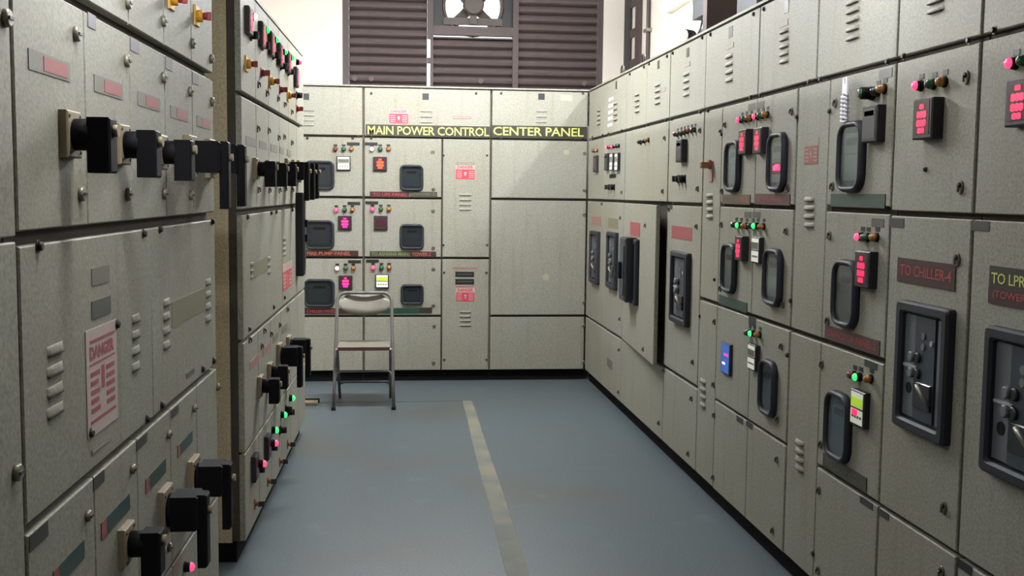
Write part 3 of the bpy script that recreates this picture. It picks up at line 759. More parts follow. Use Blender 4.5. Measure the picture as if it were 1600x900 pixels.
for z0, z1, g in ((Z1, ZA, (0.016, 0.009)), (ZM, Z1, (0.010, 0.004)), (Z2, ZM, 0.007), (ZK, Z2, 0.006)): c5.door(e4, e5, z0, z1, (0.003, 0.009), g)
c6.door(eT5, e6, *T, 0.005); c6.door(e5, e5b, ZM, ZA, (0.009, 0.003)); c6.door(e5, e5b, ZK, ZM, (0.008, 0.003))
for z0, z1, g in ((Z1, ZA, (0.020, 0.009)), (ZM, Z1, (0.010, 0.004)), (Z2, ZM, 0.008), (ZK, Z2, 0.007)): c6.door(e5b, e6, z0, z1, (0.003, 0.006), g)
c7.door(e6, e7, *T, (0.005, 0.006))
for z0, z1, g in ((Z1, ZA, 0.009), (Z2, Z1, 0.007), (ZK, Z2, 0.007)): c7.door(e6, e7, z0, z1, (0.006, 0.007), g)
c8.door(e7, e8, *T, 0.006)
for z0, z1, g in ((Z1, ZA, 0.009), (Z2, Z1, 0.007), (ZK, Z2, 0.007)): c8.door(e7, e8, z0, z1, (0.007, 0.006), g)

# top boxes: bolts, vents, tags
for px, py in ((926, 214), (942, 211), (951, 209), (972, 204), (985, 202), (1007, 197), (1013, 195), (1041, 188), (1050, 186), (1095, 175), (1107, 173), (1174, 152), (1189, 149), (1265, 128), (1283, 124), (1388, 96), (1413, 88), (1515, 63), (1554, 47)):
    bolts(R, [(px, py)], 0.008)
for px, py in ((985, 116), (1007, 105), (1015, 100), (1043, 88), (1052, 83), (1098, 59), (1111, 54), (1178, 22), (1194, 14)): bolts(R, [(px, py)], 0.008)
louvers(R, 936, 172, 193, 4, 4); louvers(R, 962, 161, 186, 4, 5); louvers(R, 996, 147, 173, 4, 6); louvers(R, 1028, 132, 160, 4, 7); louvers(R, 1073, 115, 147, 4, 8)
louvers(R, 1140, 87, 124, 4, 10); louvers(R, 1226, 48, 95, 5, 12); louvers(R, 1333, 2, 58, 5, 18); louvers(R, 1463, -14, 15, 3, 24)
for px, py, w, h in ((963, 133, 2, 12), (1029, 101, 3, 13), (1075, 82, 4, 14), (1142, 50, 6, 17), (1229, 8, 7, 24)): plate(R, 'maker_tag', px, py, w, h, 'tag_dark')
for px, py, w, h in ((1036, 141, 8, 6), (1074, 101, 9, 7), (1141, 72, 11, 8), (1225, 37, 13, 10)): putpx(R, 'slot_label', m_outline(*R.size(px, py, w, h), 'lab_pink'), px, py)
for i in range(5): plate(R, 'sticker', 955 - i * 0.4, 155 + i * 10, 7, 5, 'white')
# far corner cabinet
lamps(R, [(930, 236, 'lens_dark'), (934, 235.5, 'lens_amber')], False, 0.012)
lamps(R, [(952, 230, 'lens_red_lit'), (956, 229.5, 'lens_red'), (960, 229, 'lens_red_lit'), (964, 228.5, 'lens_dark'), (968, 228, 'lens_dark')], False, 0.012)
putpx(R, 'panel_meter', m_meter('off', 0.12, 0.12), 933, 256)
for px, k in ((950.5, 'dark'), (959, 'lcd'), (967, 'lcd')): putpx(R, 'panel_meter', m_meter(k, 0.10, 0.118), px, 253)
plate(R, 'terminal_block', 957.5, 275, 10, 6, 'black')
for px in (952, 956, 960): putpx(R, 'selector_knob', m_blackknob(), px, 292.5)
for px, w, py, h in ((931.5, 12, 402, 81), (959, 13.5, 407, 88)): breaker(R, px, py, w, h)
plate(R, 'feeder_label', 931.5, 345, 14, 14, 'lab_pink'); plate(R, 'feeder_label', 958, 349, 15, 16, 'lab_yellow')
wings(R, [(941, 318), (970, 340), (972, 300), (969, 498), (968, 546), (967, 612)], 0.010); plate(R, 'grey_patch', 952.5, 568, 8, 14, 'lab_grey')
# ajar door cabinet
lamps(R, [(1002, 222, 'lens_dark'), (1008, 220.5, 'lens_dark'), (1014, 219, 'lens_amber')], False, 0.013)
wings(R, [(1039.5, 215), (1036, 298), (1020, 352), (1017, 545), (1038, 578), (1030, 660)])
plate(R, 'feeder_label', 998, 358, 20, 21, 'lab_red'); breaker(R, 996, 423, 21, 100)
def m_brbox():
    b_ = MB(); b_.box(-0.11, 0.11, -0.075, -0.004, -0.19, 0.20, 'bk_dark', 0.01); b_.box(-0.08, 0.08, -0.080, -0.075, -0.15, 0.15, 'bk_blue'); b_.box(-0.03, 0.03, -0.10, -0.08, -0.05, 0.05, 'black', 0.004); return b_
putpx(R, 'breaker_cover', cached(('breaker_cover',), m_brbox), 996, 422)
# cabinet nearer than the ajar door
lamps(R, [(1059, 210, 'lens_red'), (1064.5, 208.5, 'lens_green'), (1070, 207, 'lens_dark'), (1075, 205.5, 'lens_red'), (1081, 204, 'lens_red'), (1086.5, 203, 'lens_dark')], True, 0.012)
putpx(R, 'panel_meter', m_meter('dark', 0.115, 0.115, 0.03), 1069, 236)
for px in (1060, 1065, 1070): putpx(R, 'selector_knob', m_blackknob(), px, 279.5)
wings(R, [(1094.6, 203), (1090.7, 294), (1089, 353), (1083, 565), (1081, 622), (1076, 708), (1046, 326)]); plate(R, 'circuit_tag', 1047, 323.5, 7, 7, 'tag_dark')
plate(R, 'feeder_label', 1065, 364, 31, 20, 'lab_red'); breaker(R, 1066, 450, 26, 112)
# vent strip and blue screen cabinet
def m_rustlever():
    b_ = MB(); b_.box(-0.025, 0.025, -0.006, 0, -0.05, 0.045, 'lab_pink'); b_.cyl(0, 0.03, 0.022, -0.02, -0.006, 'rust', 12, 0.003); b_.box(-0.014, 0.014, -0.055, -0.018, 0.012, 0.04, 'rust', 0.004); return b_
putpx(R, 'isolator_lever', cached(('isolator_lever',), m_rustlever), 1112, 267)
louvers(R, 1109.5, 305, 338, 4, 9); louvers(R, 1099, 595, 632, 4, 8)
wings(R, [(1133.5, 194), (1129, 298), (1128, 350), (1126, 450), (1117, 502), (1115.5, 600), (1116.5, 648), (1115, 745)]); bolts(R, [(1126, 205), (1117, 437), (1094, 494), (1128, 210)], 0.007)
lamps(R, [(1160, 187.5, 'lens_red_lit'), (1167, 186, 'lens_green'), (1174, 184.5, 'lens_amber')], True); lamps(R, [(1185, 182, 'lens_red_lit'), (1192.5, 180.5, 'lens_green'), (1200, 179, 'lens_amber')], True)
plate(R, 'circuit_tag', 1174.5, 167, 10, 10, 'tag_grey'); plate(R, 'circuit_tag', 1188, 164, 12, 10, 'tag_grey')
putpx(R, 'panel_meter', m_meter('red', 0.098, 0.105, 0.03), 1170, 222); putpx(R, 'panel_meter', m_meter('red', 0.098, 0.105, 0.03), 1194, 220)
window(R, 1148, 260, 21, 80); window(R, 1217.5, 253.5, 26, 92, led=True)
nameplate(R, 1150, 311.5, 43, 15, 'np_brown', [('TO WATER', 'tx_dim', 0.05, 0.6, 0.25, 0.78), ('PP-2', 'tx_orange', 0.66, 0.94, 0.25, 0.78)]); nameplate(R, 1206, 311.5, 54, 17, 'np_mauve', [('TO AHU PANEL', 'tx_red', 0.06, 0.8, 0.3, 0.75)])
lamps(R, [(1151, 351.5, 'lens_dark'), (1158.5, 352, 'lens_green_lit'), (1167, 353, 'lens_amber')], True); lamps(R, [(1177, 353, 'lens_dark'), (1184.5, 353, 'lens_green_lit'), (1194, 354, 'lens_amber')], True)
plate(R, 'circuit_tag', 1168.5, 335.5, 10, 9, 'tag_grey'); plate(R, 'circuit_tag', 1182, 335.5, 12, 9, 'tag_grey')
putpx(R, 'panel_meter', m_meter('red', 0.098, 0.105, 0.03), 1164, 388); putpx(R, 'panel_meter', m_meter('lcd', 0.10, 0.108), 1187, 391)
window(R, 1142, 419, 20, 78, 'relay_dark'); window(R, 1211, 433.5, 26, 90)
nameplate(R, 1145, 474, 43, 15, 'np_green', [])
putpx(R, 'display_screen', m_meter('blue', 0.135, 0.14, 0.012), 1137, 560)
plate(R, 'circuit_tag', 1175.5, 502, 11, 14, 'tag_dark'); lamps(R, [(1172, 520, 'lens_dark'), (1179, 521, 'lens_green_lit'), (1188, 523, 'lens_amber')], True)
putpx(R, 'panel_meter', m_meter('lcd', 0.10, 0.108), 1181, 558); window(R, 1203, 606, 24, 88, 'relay_dark')
plate(R, 'circuit_tag', 1156, 656, 10, 9, 'tag_dark'); plate(R, 'circuit_tag', 1171, 664, 10, 9, 'tag_dark')
wings(R, [(1237.5, 173), (1232, 293), (1229, 360), (1224.5, 475), (1221.5, 540), (1215.5, 655), (1214.5, 717), (1208, 828)]); bolts(R, [(1246, 183), (1236, 470), (1231, 555)], 0.008)
# vent strip with danger sticker
wd, hd = R.size(1268, 236, 21, 41); putpx(R, 'danger_sticker', m_danger(wd, hd, 0.3, False, 'danger_dull', 'panel'), 1268, 236)
louvers(R, 1265, 311, 351, 4, 14); louvers(R, 1250, 691, 731, 4, 12)
# cabinet with the strap
plate(R, 'circuit_tag', 1384, 115, 20, 14, 'tag_grey'); lamps(R, [(1373, 143, 'lens_dark'), (1383, 139, 'lens_amber')], True, 0.014)
def m_bigrot():
    b_ = MB(); b_.cyl(0, 0, 0.022, -0.012, 0, 'black', 16, 0.002); b_.cyl(0, 0, 0.019, -0.045, -0.012, 'black', 16, 0.003); b_.dome(0, 0, 0.016, -0.045, 0.006, 'lens_green', 14); return b_
putpx(R, 'push_button', cached(('push_button',), m_bigrot), 1365, 146)
putpx(R, 'panel_meter', m_meter('dark', 0.105, 0.112, 0.03), 1372, 194)
window(R, 1334, 245, 38, 110); wings(R, [(1306, 160), (1301, 290), (1297, 367), (1294, 500), (1285, 568), (1283, 693), (1280, 765), (1279, 890)], 0.012); bolts(R, [(1297, 174), (1271, 865)], 0.008)
nameplate(R, 1339, 313.5, 83, 21, 'np_green', [])
plate(R, 'circuit_tag', 1371.5, 348, 19, 13, 'tag_grey'); lamps(R, [(1348, 370, 'lens_red_lit'), (1357, 371, 'lens_green'), (1371, 371, 'lens_amber')], True, 0.013)
putpx(R, 'panel_meter', m_meter('red', 0.105, 0.115, 0.03), 1360, 421); window(R, 1325, 459, 37, 106, 'relay_dark')
nameplate(R, 1330, 530, 84, 22, 'np_mauve', [('CAPACITOR PANEL-2', 'tx_red', 0.05, 0.95, 0.25, 0.75)])
plate(R, 'circuit_tag', 1361, 570, 20, 11, 'tag_dark'); lamps(R, [(1336, 586, 'lens_red'), (1345, 589, 'lens_green_lit'), (1362, 592, 'lens_amber')], True, 0.013)
putpx(R, 'panel_meter', m_meter('lcdy', 0.105, 0.115, 0.02), 1348, 638); window(R, 1313, 666, 37, 108, 'relay_dark')
nameplate(R, 1319, 737, 68, 23, 'np_olive', [('TO LIFT', 'tx_dim', 0.06, 0.5, 0.25, 0.78), ('MCC', 'tx_dim', 0.55, 0.8, 0.25, 0.78)])
plate(R, 'circuit_tag', 1354, 786, 20, 11, 'tag_dark'); plate(R, 'circuit_tag', 1380, 803, 18, 11, 'tag_dark')
# TO CHILLER-4
lamps(R, [(1440, 134, 'lens_red_lit'), (1460, 131.5, 'lens_green'), (1477, 128, 'lens_amber')], True, 0.014, 'tag_dark'); putpx(R, 'panel_meter', m_meter('red', 0.11, 0.112, 0.035), 1459, 186)
wings(R, [(1511, 119), (1502, 291), (1497, 404), (1476, 792), (1472, 893)], 0.014); plate(R, 'circuit_tag', 1402, 348, 21, 14, 'tag_dark'); bolts(R, [(1447, 265)], 0.006)
nameplate(R, 1446, 427, 89, 39, 'np_maroon', [('TO CHILLER-4', 'tx_red', 0.06, 0.95, 0.3, 0.74)])
breaker(R, 1448, 578, 80, 204)
# nearest right cabinet
lamps(R, [(1588, 99, 'lens_red_lit'), (1606, 95, 'lens_green'), (1628, 90, 'lens_amber')], True, 0.014, 'tag_dark'); putpx(R, 'panel_meter', m_meter('red', 0.11, 0.112, 0.035), 1612, 160)
plate(R, 'circuit_tag', 1533, 353, 26, 15, 'tag_dark'); plate(R, 'circuit_tag', 1508, 886, 22, 14, 'tag_black')
nameplate(R, 1612, 454, 138, 62, 'np_black', [('TO LPRI', 'tx_yellow', 0.03, 0.46, 0.54, 0.83)])
un, zn = R.at(1612, 454, PROUD); wn, hn = R.size(1612, 454, 138, 62)
put(R, 'nameplate', m_nameplate(wn, hn * 0.46, 'np_maroon', [('(TOWER', 'tx_red', 0.06, 0.46, 0.25, 0.8)], 0.0036), un, zn - hn * 0.27)
breaker(R, 1604, 640, 118, 240)
# lifting eyes
for px, py in ((968, 113), (1000, 99)):
    u = R.at(px, py)[0]; b_ = MB(); b_.tube([(0.032 * math.cos(a), 0.02, 0.034 + 0.032 * math.sin(a)) for a in [i * math.pi / 8 - math.pi / 2 for i in range(14)]], 0.008, 'bolt', 8)
    b_.cyl(0, 0.006, 0.006, 0.012, 0.028, 'bolt', 8); cb = c1 if u < e1 else c2; link('lifting_eye', b_.mesh('lifting_eye'), cb.o, (u - cb.u0, 0, ZTOP + 0.012))

# ================================================================== left cabinets
Lk = LEFT
ZLA, ZL1, ZLM, ZL2 = 1.812, 1.364, 0.868, 0.43
a0 = 0.95; a1 = U(Lk, 22, 200); a2 = U(Lk, 336, 400); q0 = U(Lk, 380, 400) - 0.015; q1 = 6.52
DL = 0.8
nA = Cab(Lk, 'nearest left-hand cabinet, a sliver at the picture edge', a0, a1, DL)
mA = Cab(Lk, 'left-hand cabinet in the foreground with red danger poster and black rotary handles', a1, a2, DL)
mB = Cab(Lk, 'left-hand cabinet farther back with green lamps near the floor and selector switches on top', q0, q1, DL)
for z0, z1 in ((ZL1, ZTOP), (ZK, ZL1)): nA.door(a0, a1, z0, z1, 0.006, 0.004)
ma = [a1 + (a2 - a1) * i / 5 for i in range(6)]
ma[1] = U(Lk, 134, 200); ma[2] = U(Lk, 205, 250); ma[3] = U(Lk, 259, 250); ma[4] = U(Lk, 301.5, 250)
for i in range(5):
    g = (0.007 if i == 0 else 0.0025, 0.0025)
    mA.door(ma[i], ma[i + 1], ZLA, ZTOP, g, (0.012, 0.006)); mA.door(ma[i], ma[i + 1], ZL1, ZLA, g, (0.012, 0.012))
    mA.door(ma[i], ma[i + 1], ZL2, ZLM, g, (0.005, 0.010)); mA.door(ma[i], ma[i + 1], ZK, ZL2, g, 0.005)
am = U(Lk, 237.5, 520)
mA.door(a1, am, ZLM, ZL1, (0.007, 0.003), (0.008, 0.013)); mA.door(am, a2, ZLM, ZL1, (0.003, 0.004), (0.008, 0.013))
mb_ = [q0 + (q1 - q0) * i / 6 for i in range(7)]
for i in range(6):
    g = (0.006 if i == 0 else 0.0025, 0.0025)
    mB.door(mb_[i], mb_[i + 1], ZLA, ZTOP, g, (0.010, 0.006)); mB.door(mb_[i], mb_[i + 1], ZL1, ZLA, g, (0.012, 0.010))
    mB.door(mb_[i], mb_[i + 1], ZL2, ZLM, g, (0.005, 0.008)); mB.door(mb_[i], mb_[i + 1], ZK, ZL2, g, 0.005)
bm_ = U(Lk, 441, 420)
mB.door(q0, bm_, ZLM, ZL1, (0.006, 0.003), (0.007, 0.012)); mB.door(bm_, q1, ZLM, ZL1, (0.003, 0.004), (0.007, 0.012))
# foreground left: upper rows
knobs(Lk, [(7, 28), (117, 53), (196, 95), (254, 121), (296, 143), (330, 159), (125, 303), (198, 304), (255, 303), (297, 305)], 0.015)
knobs(Lk, [(198, 4), (254, 33), (299.5, 68), (329, 92), (24, 738)], 0.015)
putpx(Lk, 'selector_switch', m_selector(), 306, 25); putpx(Lk, 'selector_switch', m_selector(), 266, -2)
for px, py, w, h in ((78, 103, 62, 44), (170, 137, 43, 36), (233, 159, 33, 30), (280, 178, 26, 26), (318.5, 192, 21, 23)):
    w_, h_ = Lk.size(px, py, w, h * 0.68)
    def mk(w_=w_, h_=h_):
        b_ = MB(); b_.box(-w_ / 2, w_ / 2, -0.0015, 0, -h_ / 2, h_ / 2, 'lab_grey'); b_.box(-w_ * 0.17, w_ * 0.42, -0.0022, -0.0015, -h_ * 0.36, h_ * 0.36, 'lab_red'); return b_
    putpx(Lk, 'feeder_label', cached(('feeder_label', round(w_, 3), round(h_, 3)), mk), px, py)
for px, py, w, h in ((143, 33, 12, 22), (210, 71, 13, 20), (263.5, 100, 10, 18), (305, 123, 9, 16)): plate(Lk, 'circuit_tag', px, py, w, h, 'tag_purple')
for px, py, k in ((103, 210, 'short'), (185, 226, 'short'), (247, 238, 'short'), (294, 245, 'long'), (325, 248, 'long')): handle(Lk, px, py, k)
# foreground left: large middle doors
bolts(Lk, [(59, 385), (223.5, 365), (249, 358), (331, 346.5), (181, 507), (140, 677), (333, 564), (316, 577), (229, 655), (252, 633)], 0.009)
plate(Lk, 'circuit_tag', 157, 430, 27, 25, 'lab_grey'); plate(Lk, 'circuit_tag', 158, 480, 29, 27, 'tag_grey')
def poster():
    w, h = Lk.size(159, 589, 46, 158); b_ = MB(); b_.box(-w / 2, w / 2, -0.002, 0, -h / 2, h / 2, 'paper')
    def r(x0, x1, z0, z1): b_.box(x0 * w, x1 * w, -0.0028, -0.002, z0 * h, z1 * h, 'print_red')
    r(-0.38, 0.40, 0.37, 0.40); put_text(b_, 'DANGER', -0.40 * w, 0.40 * w, 0.21 * h, 0.34 * h, -0.0026, 'print_red', 0.05)
    r(-0.40, 0.42, 0.165, 0.18); r(-0.04, 0.06, -0.1, 0.12)
    for i in range(5):
        z = 0.10 - i * 0.085; r(-0.38, -0.10 - 0.04 * (i % 2), z - 0.045, z); r(0.12, 0.40, z - 0.045, z)
    r(-0.40, 0.42, -0.38, -0.35); return b_.mesh('danger_poster')
putpx(Lk, 'danger_poster', poster(), 159, 589)['label'] = 'white danger poster with red print'
louvers(Lk, 86, 545, 640, 4, 24); louvers(Lk, 212, 497, 572, 4, 11); louvers(Lk, 260, 472, 538, 4, 9); louvers(Lk, 325, 440, 497, 4, 7)
plate(Lk, 'feeder_label', 296.5, 478, 51, 36, 'lab_yellow'); plate(Lk, 'circuit_tag', 297, 583, 12, 8, 'tag_grey')
putpx(Lk, 'slot_label', m_outline(*Lk.size(157, 697, 27, 8), 'lab_grey'), 157, 697)
# foreground left: lower rows
for px, py, w, h in ((60, 838, 29, 24), (154, 750, 17, 19), (221, 690, 16, 15), (273, 643, 11, 12)): plate(Lk, 'circuit_tag', px, py, w, h, 'tag_dark')
for px, py, w, h in ((108, 882, 48, 30), (181, 806, 44, 26), (243.5, 743, 31, 22), (289, 693, 23, 18)):
    w_, h_ = Lk.size(px, py, w, h)
    def mk(w_=w_, h_=h_):
        b_ = MB(); b_.box(-w_ / 2, w_ / 2, -0.0015, 0, -h_ / 2, h_ / 2, 'np_green'); b_.box(-w_ / 2, -w_ * 0.34, -0.002, -0.0015, -h_ / 2, h_ / 2, 'lab_red'); return b_
    putpx(Lk, 'feeder_label', cached(('green_feeder_label', round(w_, 3), round(h_, 3)), mk), px, py)
knobs(Lk, [(135, 806), (205, 733), (262, 679), (302, 638), (339, 605), (263, 855)], 0.012)
for px, py, k in ((192, 850, 'short'), (254, 797, 'long'), (299, 747, 'long')): handle(Lk, px, py, k)
putpx(Lk, 'indicator_lamp', m_lamp('lens_red_lit', 0.014), 288, 886)
# farther left cabinet: top row
for (mx, my), (lx, ly), lk, (kx, ky) in (((385, 33), (390.5, 26), 'lens_white_lit', (391, 55)), ((406, 55), (411, 47), 'lens_green_lit', (409, 71)), ((420.5, 69), (426, 62), 'lens_green_lit', (426, 86)), ((434, 86), (440, 81), 'lens_green_lit', (438, 103)), ((447, 97), (451.5, 90), 'lens_green_lit', (450, 112)), ((460, 121), (463, 97), 'lens_red_lit', (463, 149))):
    putpx(Lk, 'panel_meter', m_meter('red' if mx < 460 else 'pink', 0.098, 0.105), mx, my); putpx(Lk, 'indicator_lamp', m_lamp(lk, 0.015), lx, ly); putpx(Lk, 'selector_knob', m_blackknob(), kx, ky)
for i, (px, py) in enumerate(((384, 100), (408, 114), (421, 127), (437, 140), (449, 149), (463, 170))): putpx(Lk, 'selector_switch', m_selector() if i % 2 == 0 else m_selector_red(), px, py)
wings(Lk, [(403, 131), (416, 144.5), (433.5, 153), (444, 162), (455, 174), (402, 200), (419, 203), (434.5, 214), (443, 213), (455, 222), (403, 295), (420, 296), (436, 296), (445, 294), (456, 296)], 0.012)
for px, py, w, h in ((392, 221.5, 15, 15), (411, 227, 11, 13), (428, 232, 10, 13), (440, 235, 6, 11), (451.5, 239, 6, 11)): plate(Lk, 'feeder_label', px, py, w, h * 0.85, 'lab_grey')
for px, py, k in ((397, 264, 'short'), (417, 266, 'short'), (434, 267, 'short'), (446.5, 267, 'long'), (457, 268, 'long'), (465, 268, 'long')): handle(Lk, px, py, k)
# farther left cabinet: middle doors
plate(Lk, 'feeder_label', 405, 418, 24, 22, 'lab_yellow'); louvers(Lk, 393, 412, 432, 3, 4); louvers(Lk, 420, 403, 424, 3, 4); louvers(Lk, 444, 372, 397, 4, 4)
putpx(Lk, 'danger_sticker', m_danger(*Lk.size(449, 430, 14, 40), 0.3, False), 449, 430)
bolts(Lk, [(386, 339), (423, 333), (431, 331), (456, 328), (389, 514), (427, 480), (444, 465)], 0.009)
w_, h_ = 0.09, 0.46
b_ = MB(); b_.box(-w_ / 2, w_ / 2, -0.045, 0, -h_ / 2, h_ / 2, 'rubber', 0.008); b_.box(-w_ * 0.3, w_ * 0.3, -0.048, -0.045, -h_ * 0.42, h_ * 0.42, 'relay_dark')
for z in (0.06, -0.02): b_.box(-0.02, 0.02, -0.062, -0.048, z - 0.02, z + 0.02, 'black', 0.003)
putpx(Lk, 'breaker_frame', b_.mesh('breaker_frame'), 463.5, 366)
# farther left cabinet: lower rows
for px, py, w, h, m in ((397.5, 565, 14, 15, 'lab_pink'), (415.5, 546, 10, 14, 'lab_pink'), (430.5, 527, 8, 12, 'lab_grey'), (444.5, 513, 8, 11, 'lab_grey')): plate(Lk, 'feeder_label', px, py, w, h * 0.85, m)
wings(Lk, [(408, 540), (422.5, 521), (436, 507), (412, 516), (448, 483), (389, 530)], 0.011)
for px, py, k in ((404, 603, 'short'), (419, 582, 'short'), (434, 556, 'long'), (449, 543, 'long')): handle(Lk, px, py, k)
for (lx, ly), lk, (kx, ky), m in (((396, 726), 'lens_red_lit', (401, 733), True), ((416, 694), 'lens_red_lit', (422, 699), True), ((425, 672), 'lens_green_lit', (437, 672), False), ((439, 648), 'lens_green_lit', (450, 644), False), ((452, 622), 'lens_green_lit', (446, 640), False)):
    if m: putpx(Lk, 'panel_meter', m_meter('off', 0.098, 0.105), lx - 1, ly + 4)
    lo = putpx(Lk, 'indicator_lamp', m_lamp(lk, 0.016), lx, ly)
    if m: lo.location.y -= 0.021; lo.location.x += 0.015
    putpx(Lk, 'selector_knob', m_blackknob(), kx, ky)
for px, py in ((398, 787), (418, 752), (437, 721), (449, 694)): putpx(Lk, 'selector_switch', m_selector_rust(), px, py)

# ================================================================== chair
CX, CY = -0.186, 7.19
ch = thing('folding_chair', 'bare metal folding chair in front of the back cabinets', 'chair', (CX, CY, 0))
def arc(cx, cz, r, a0, a1, n=6): return [(cx + r * math.cos(math.radians(a0 + (a1 - a0) * i / n)), cz + r * math.sin(math.radians(a0 + (a1 - a0) * i / n))) for i in range(n + 1)]
def lean(z): return 0.30 * z / 0.76          # front leg and back tube lean rearwards
def wd(z): return 0.198 - 0.016 * z / 0.76
pts = [(-wd(z), lean(z), z) for z in (0.0, 0.2, 0.42, 0.62)]
for x, z in arc(-0.125, 0.695, 0.06, 180, 90): pts.append((x, lean(z), z))
for x, z in arc(0.125, 0.695, 0.06, 90, 0): pts.append((x, lean(z), z))
pts += [(wd(z), lean(z), z) for z in (0.62, 0.42, 0.2, 0.0)]
b_ = MB(); b_.tube(pts, 0.0115, 'chair_metal', 8); link('front_frame', b_.mesh('front_frame'), ch)
def rl(z): return 0.44 - (0.44 - 0.06) * z / 0.41      # rear legs run from the rear feet up to the front of the seat
for sx in (-1, 1):
    b_ = MB(); b_.tube([(sx * 0.176, rl(z), z) for z in (0.0, 0.2, 0.40)], 0.010, 'chair_metal', 8); link('rear_leg', b_.mesh('rear_leg'), ch)
    b_ = MB(); b_.tube([(sx * 0.198, lean(0) - 0.001, 0), (sx * 0.198, lean(0.02), 0.02)], 0.015, 'black', 8); link('foot_cap', b_.mesh('foot_cap'), ch)
b_ = MB(); p = [(x, rl(0.11 + z), 0.11 + z) for x, z in [(-0.178, -0.055)] + arc(-0.138, -0.015, 0.04, 180, 90, 5) + arc(0.138, -0.015, 0.04, 90, 0, 5) + [(0.178, -0.055)]]; b_.tube(p, 0.009, 'chair_metal', 8); link('rear_stretcher', b_.mesh('rear_stretcher'), ch)
b_ = MB(); p = [(x, lean(0.22 + z), 0.22 + z) for x, z in [(-0.19, -0.02)] + arc(-0.155, -0.005, 0.03, 180, 90, 4) + arc(0.155, -0.005, 0.03, 90, 0, 4) + [(0.19, -0.02)]]; b_.tube(p, 0.008, 'chair_metal', 8); link('front_stretcher', b_.mesh('front_stretcher'), ch)
# seat pan
b_ = MB(); n = 10
top = [[(-0.17 + 0.34 * i / n, 0.045 + 0.34 * j / 6, 0.415 - 0.012 * math.sin(math.pi * i / n) * math.sin(math.pi * j / 6)) for i in range(n + 1)] for j in range(7)]
vs = [p for r in top for p in r]; fs = [(j * (n + 1) + i, j * (n + 1) + i + 1, (j + 1) * (n + 1) + i + 1, (j + 1) * (n + 1) + i) for j in range(6) for i in range(n)]
b_.add(vs, fs, 'chair_pan'); b_.box(-0.17, 0.17, 0.043, 0.049, 0.392, 0.414, 'chair_edge'); b_.box(-0.17, 0.17, 0.381, 0.387, 0.395, 0.414, 'chair_pan'); b_.box(-0.172, -0.168, 0.045, 0.385, 0.395, 0.415, 'chair_pan'); b_.box(0.168, 0.172, 0.045, 0.385, 0.395, 0.415, 'chair_pan')
link('seat', b_.mesh('seat'), ch)
# backrest pan: curved sheet, straight top, bowed lower edge
b_ = MB(); n = 14; vs = []
for i in range(n + 1):
    x = -0.172 + 0.344 * i / n; t = x / 0.172; zt = 0.742 - 0.04 * max(0, abs(t) - 0.7) / 0.3; zb = 0.672 - 0.072 * math.sqrt(max(0, 1 - t * t))
    for j in range(4):
        z = zb + (zt - zb) * j / 3; vs.append((x, lean(z) + 0.035 * (1 - t * t), z))
    for j in range(4):
        z = zb + (zt - zb) * j / 3; vs.append((x, lean(z) + 0.035 * (1 - t * t) + 0.003, z))
fs = []
for i in range(n):
    for k in (0, 4):
        for j in range(3): fs.append((i * 8 + k + j, (i + 1) * 8 + k + j, (i + 1) * 8 + k + j + 1, i * 8 + k + j + 1))
    fs.append((i * 8, i * 8 + 4, (i + 1) * 8 + 4, (i + 1) * 8)); fs.append((i * 8 + 3, (i + 1) * 8 + 3, (i + 1) * 8 + 7, i * 8 + 7))
b_.add(vs, fs, 'chair_pan'); me = b_.mesh('backrest'); [setattr(p_, 'use_smooth', True) for p_ in me.polygons]; link('backrest', me, ch)

# ================================================================== floor details
def strip_mat():
    m = bpy.data.materials.new('stripe'); m.use_nodes = True; nt = m.node_tree; b = nt.nodes['Principled BSDF']; geo = nt.nodes.new('ShaderNodeNewGeometry')
    n = nt.nodes.new('ShaderNodeTexNoise'); n.inputs['Scale'].default_value = 3.5; n.inputs['Detail'].default_value = 9; nt.links.new(geo.outputs['Position'], n.inputs['Vector'])
    r = nt.nodes.new('ShaderNodeValToRGB'); r.color_ramp.elements[0].position = 0.36; r.color_ramp.elements[0].color = lin((94, 97, 92)); r.color_ramp.elements[1].position = 0.62; r.color_ramp.elements[1].color = lin((120, 117, 101))
    nt.links.new(n.outputs['Fac'], r.inputs['Fac']); nt.links.new(r.outputs['Color'], b.inputs['Base Color']); b.inputs['Roughness'].default_value = 0.8; MATS['stripe'] = m
strip_mat()
b_ = MB(); n = 60; vs = []; rnd = random.Random(3)
for i in range(n + 1):
    y = 7.46 - (7.46 - 1.0) * i / n; c = 0.522 - 0.058 * i / n * 1.35 + 0.002 * math.sin(i * 0.35); w = 0.034 + 0.009 * min(1, i / 20) + rnd.uniform(-0.0015, 0.0015)
    vs += [(c - w, y, 0.0), (c - w + 0.003, y, 0.002), (c + w - 0.003, y, 0.002), (c + w, y, 0.0)]
fs = [(i * 4 + k, i * 4 + k + 1, (i + 1) * 4 + k + 1, (i + 1) * 4 + k) for i in range(n) for k in range(3)]
b_.add(vs, fs, 'stripe'); thing('floor_stripe', 'worn beige stripe running along the blue-grey floor', 'floor marking', me=b_.mesh('floor_stripe'))
b_ = MB(); b_.box(-0.62, 0.49, 7.462, 7.472, 0, 0.0015, 'seam'); struct('trim_1', b_)
b_ = MB(); b_.box(-0.055, 0.05, -0.06, 0.03, 0.0, 0.022, 'wood', 0.004); b_.box(-0.055, 0.06, 0.03, 0.05, 0.0, 0.03, 'black')
thing('wooden_offcut', 'small flat brown offcut on the floor by the far end of the left cabinets', 'offcut', (-0.552, 7.42, 0.0), me=b_.mesh('wooden_offcut'))

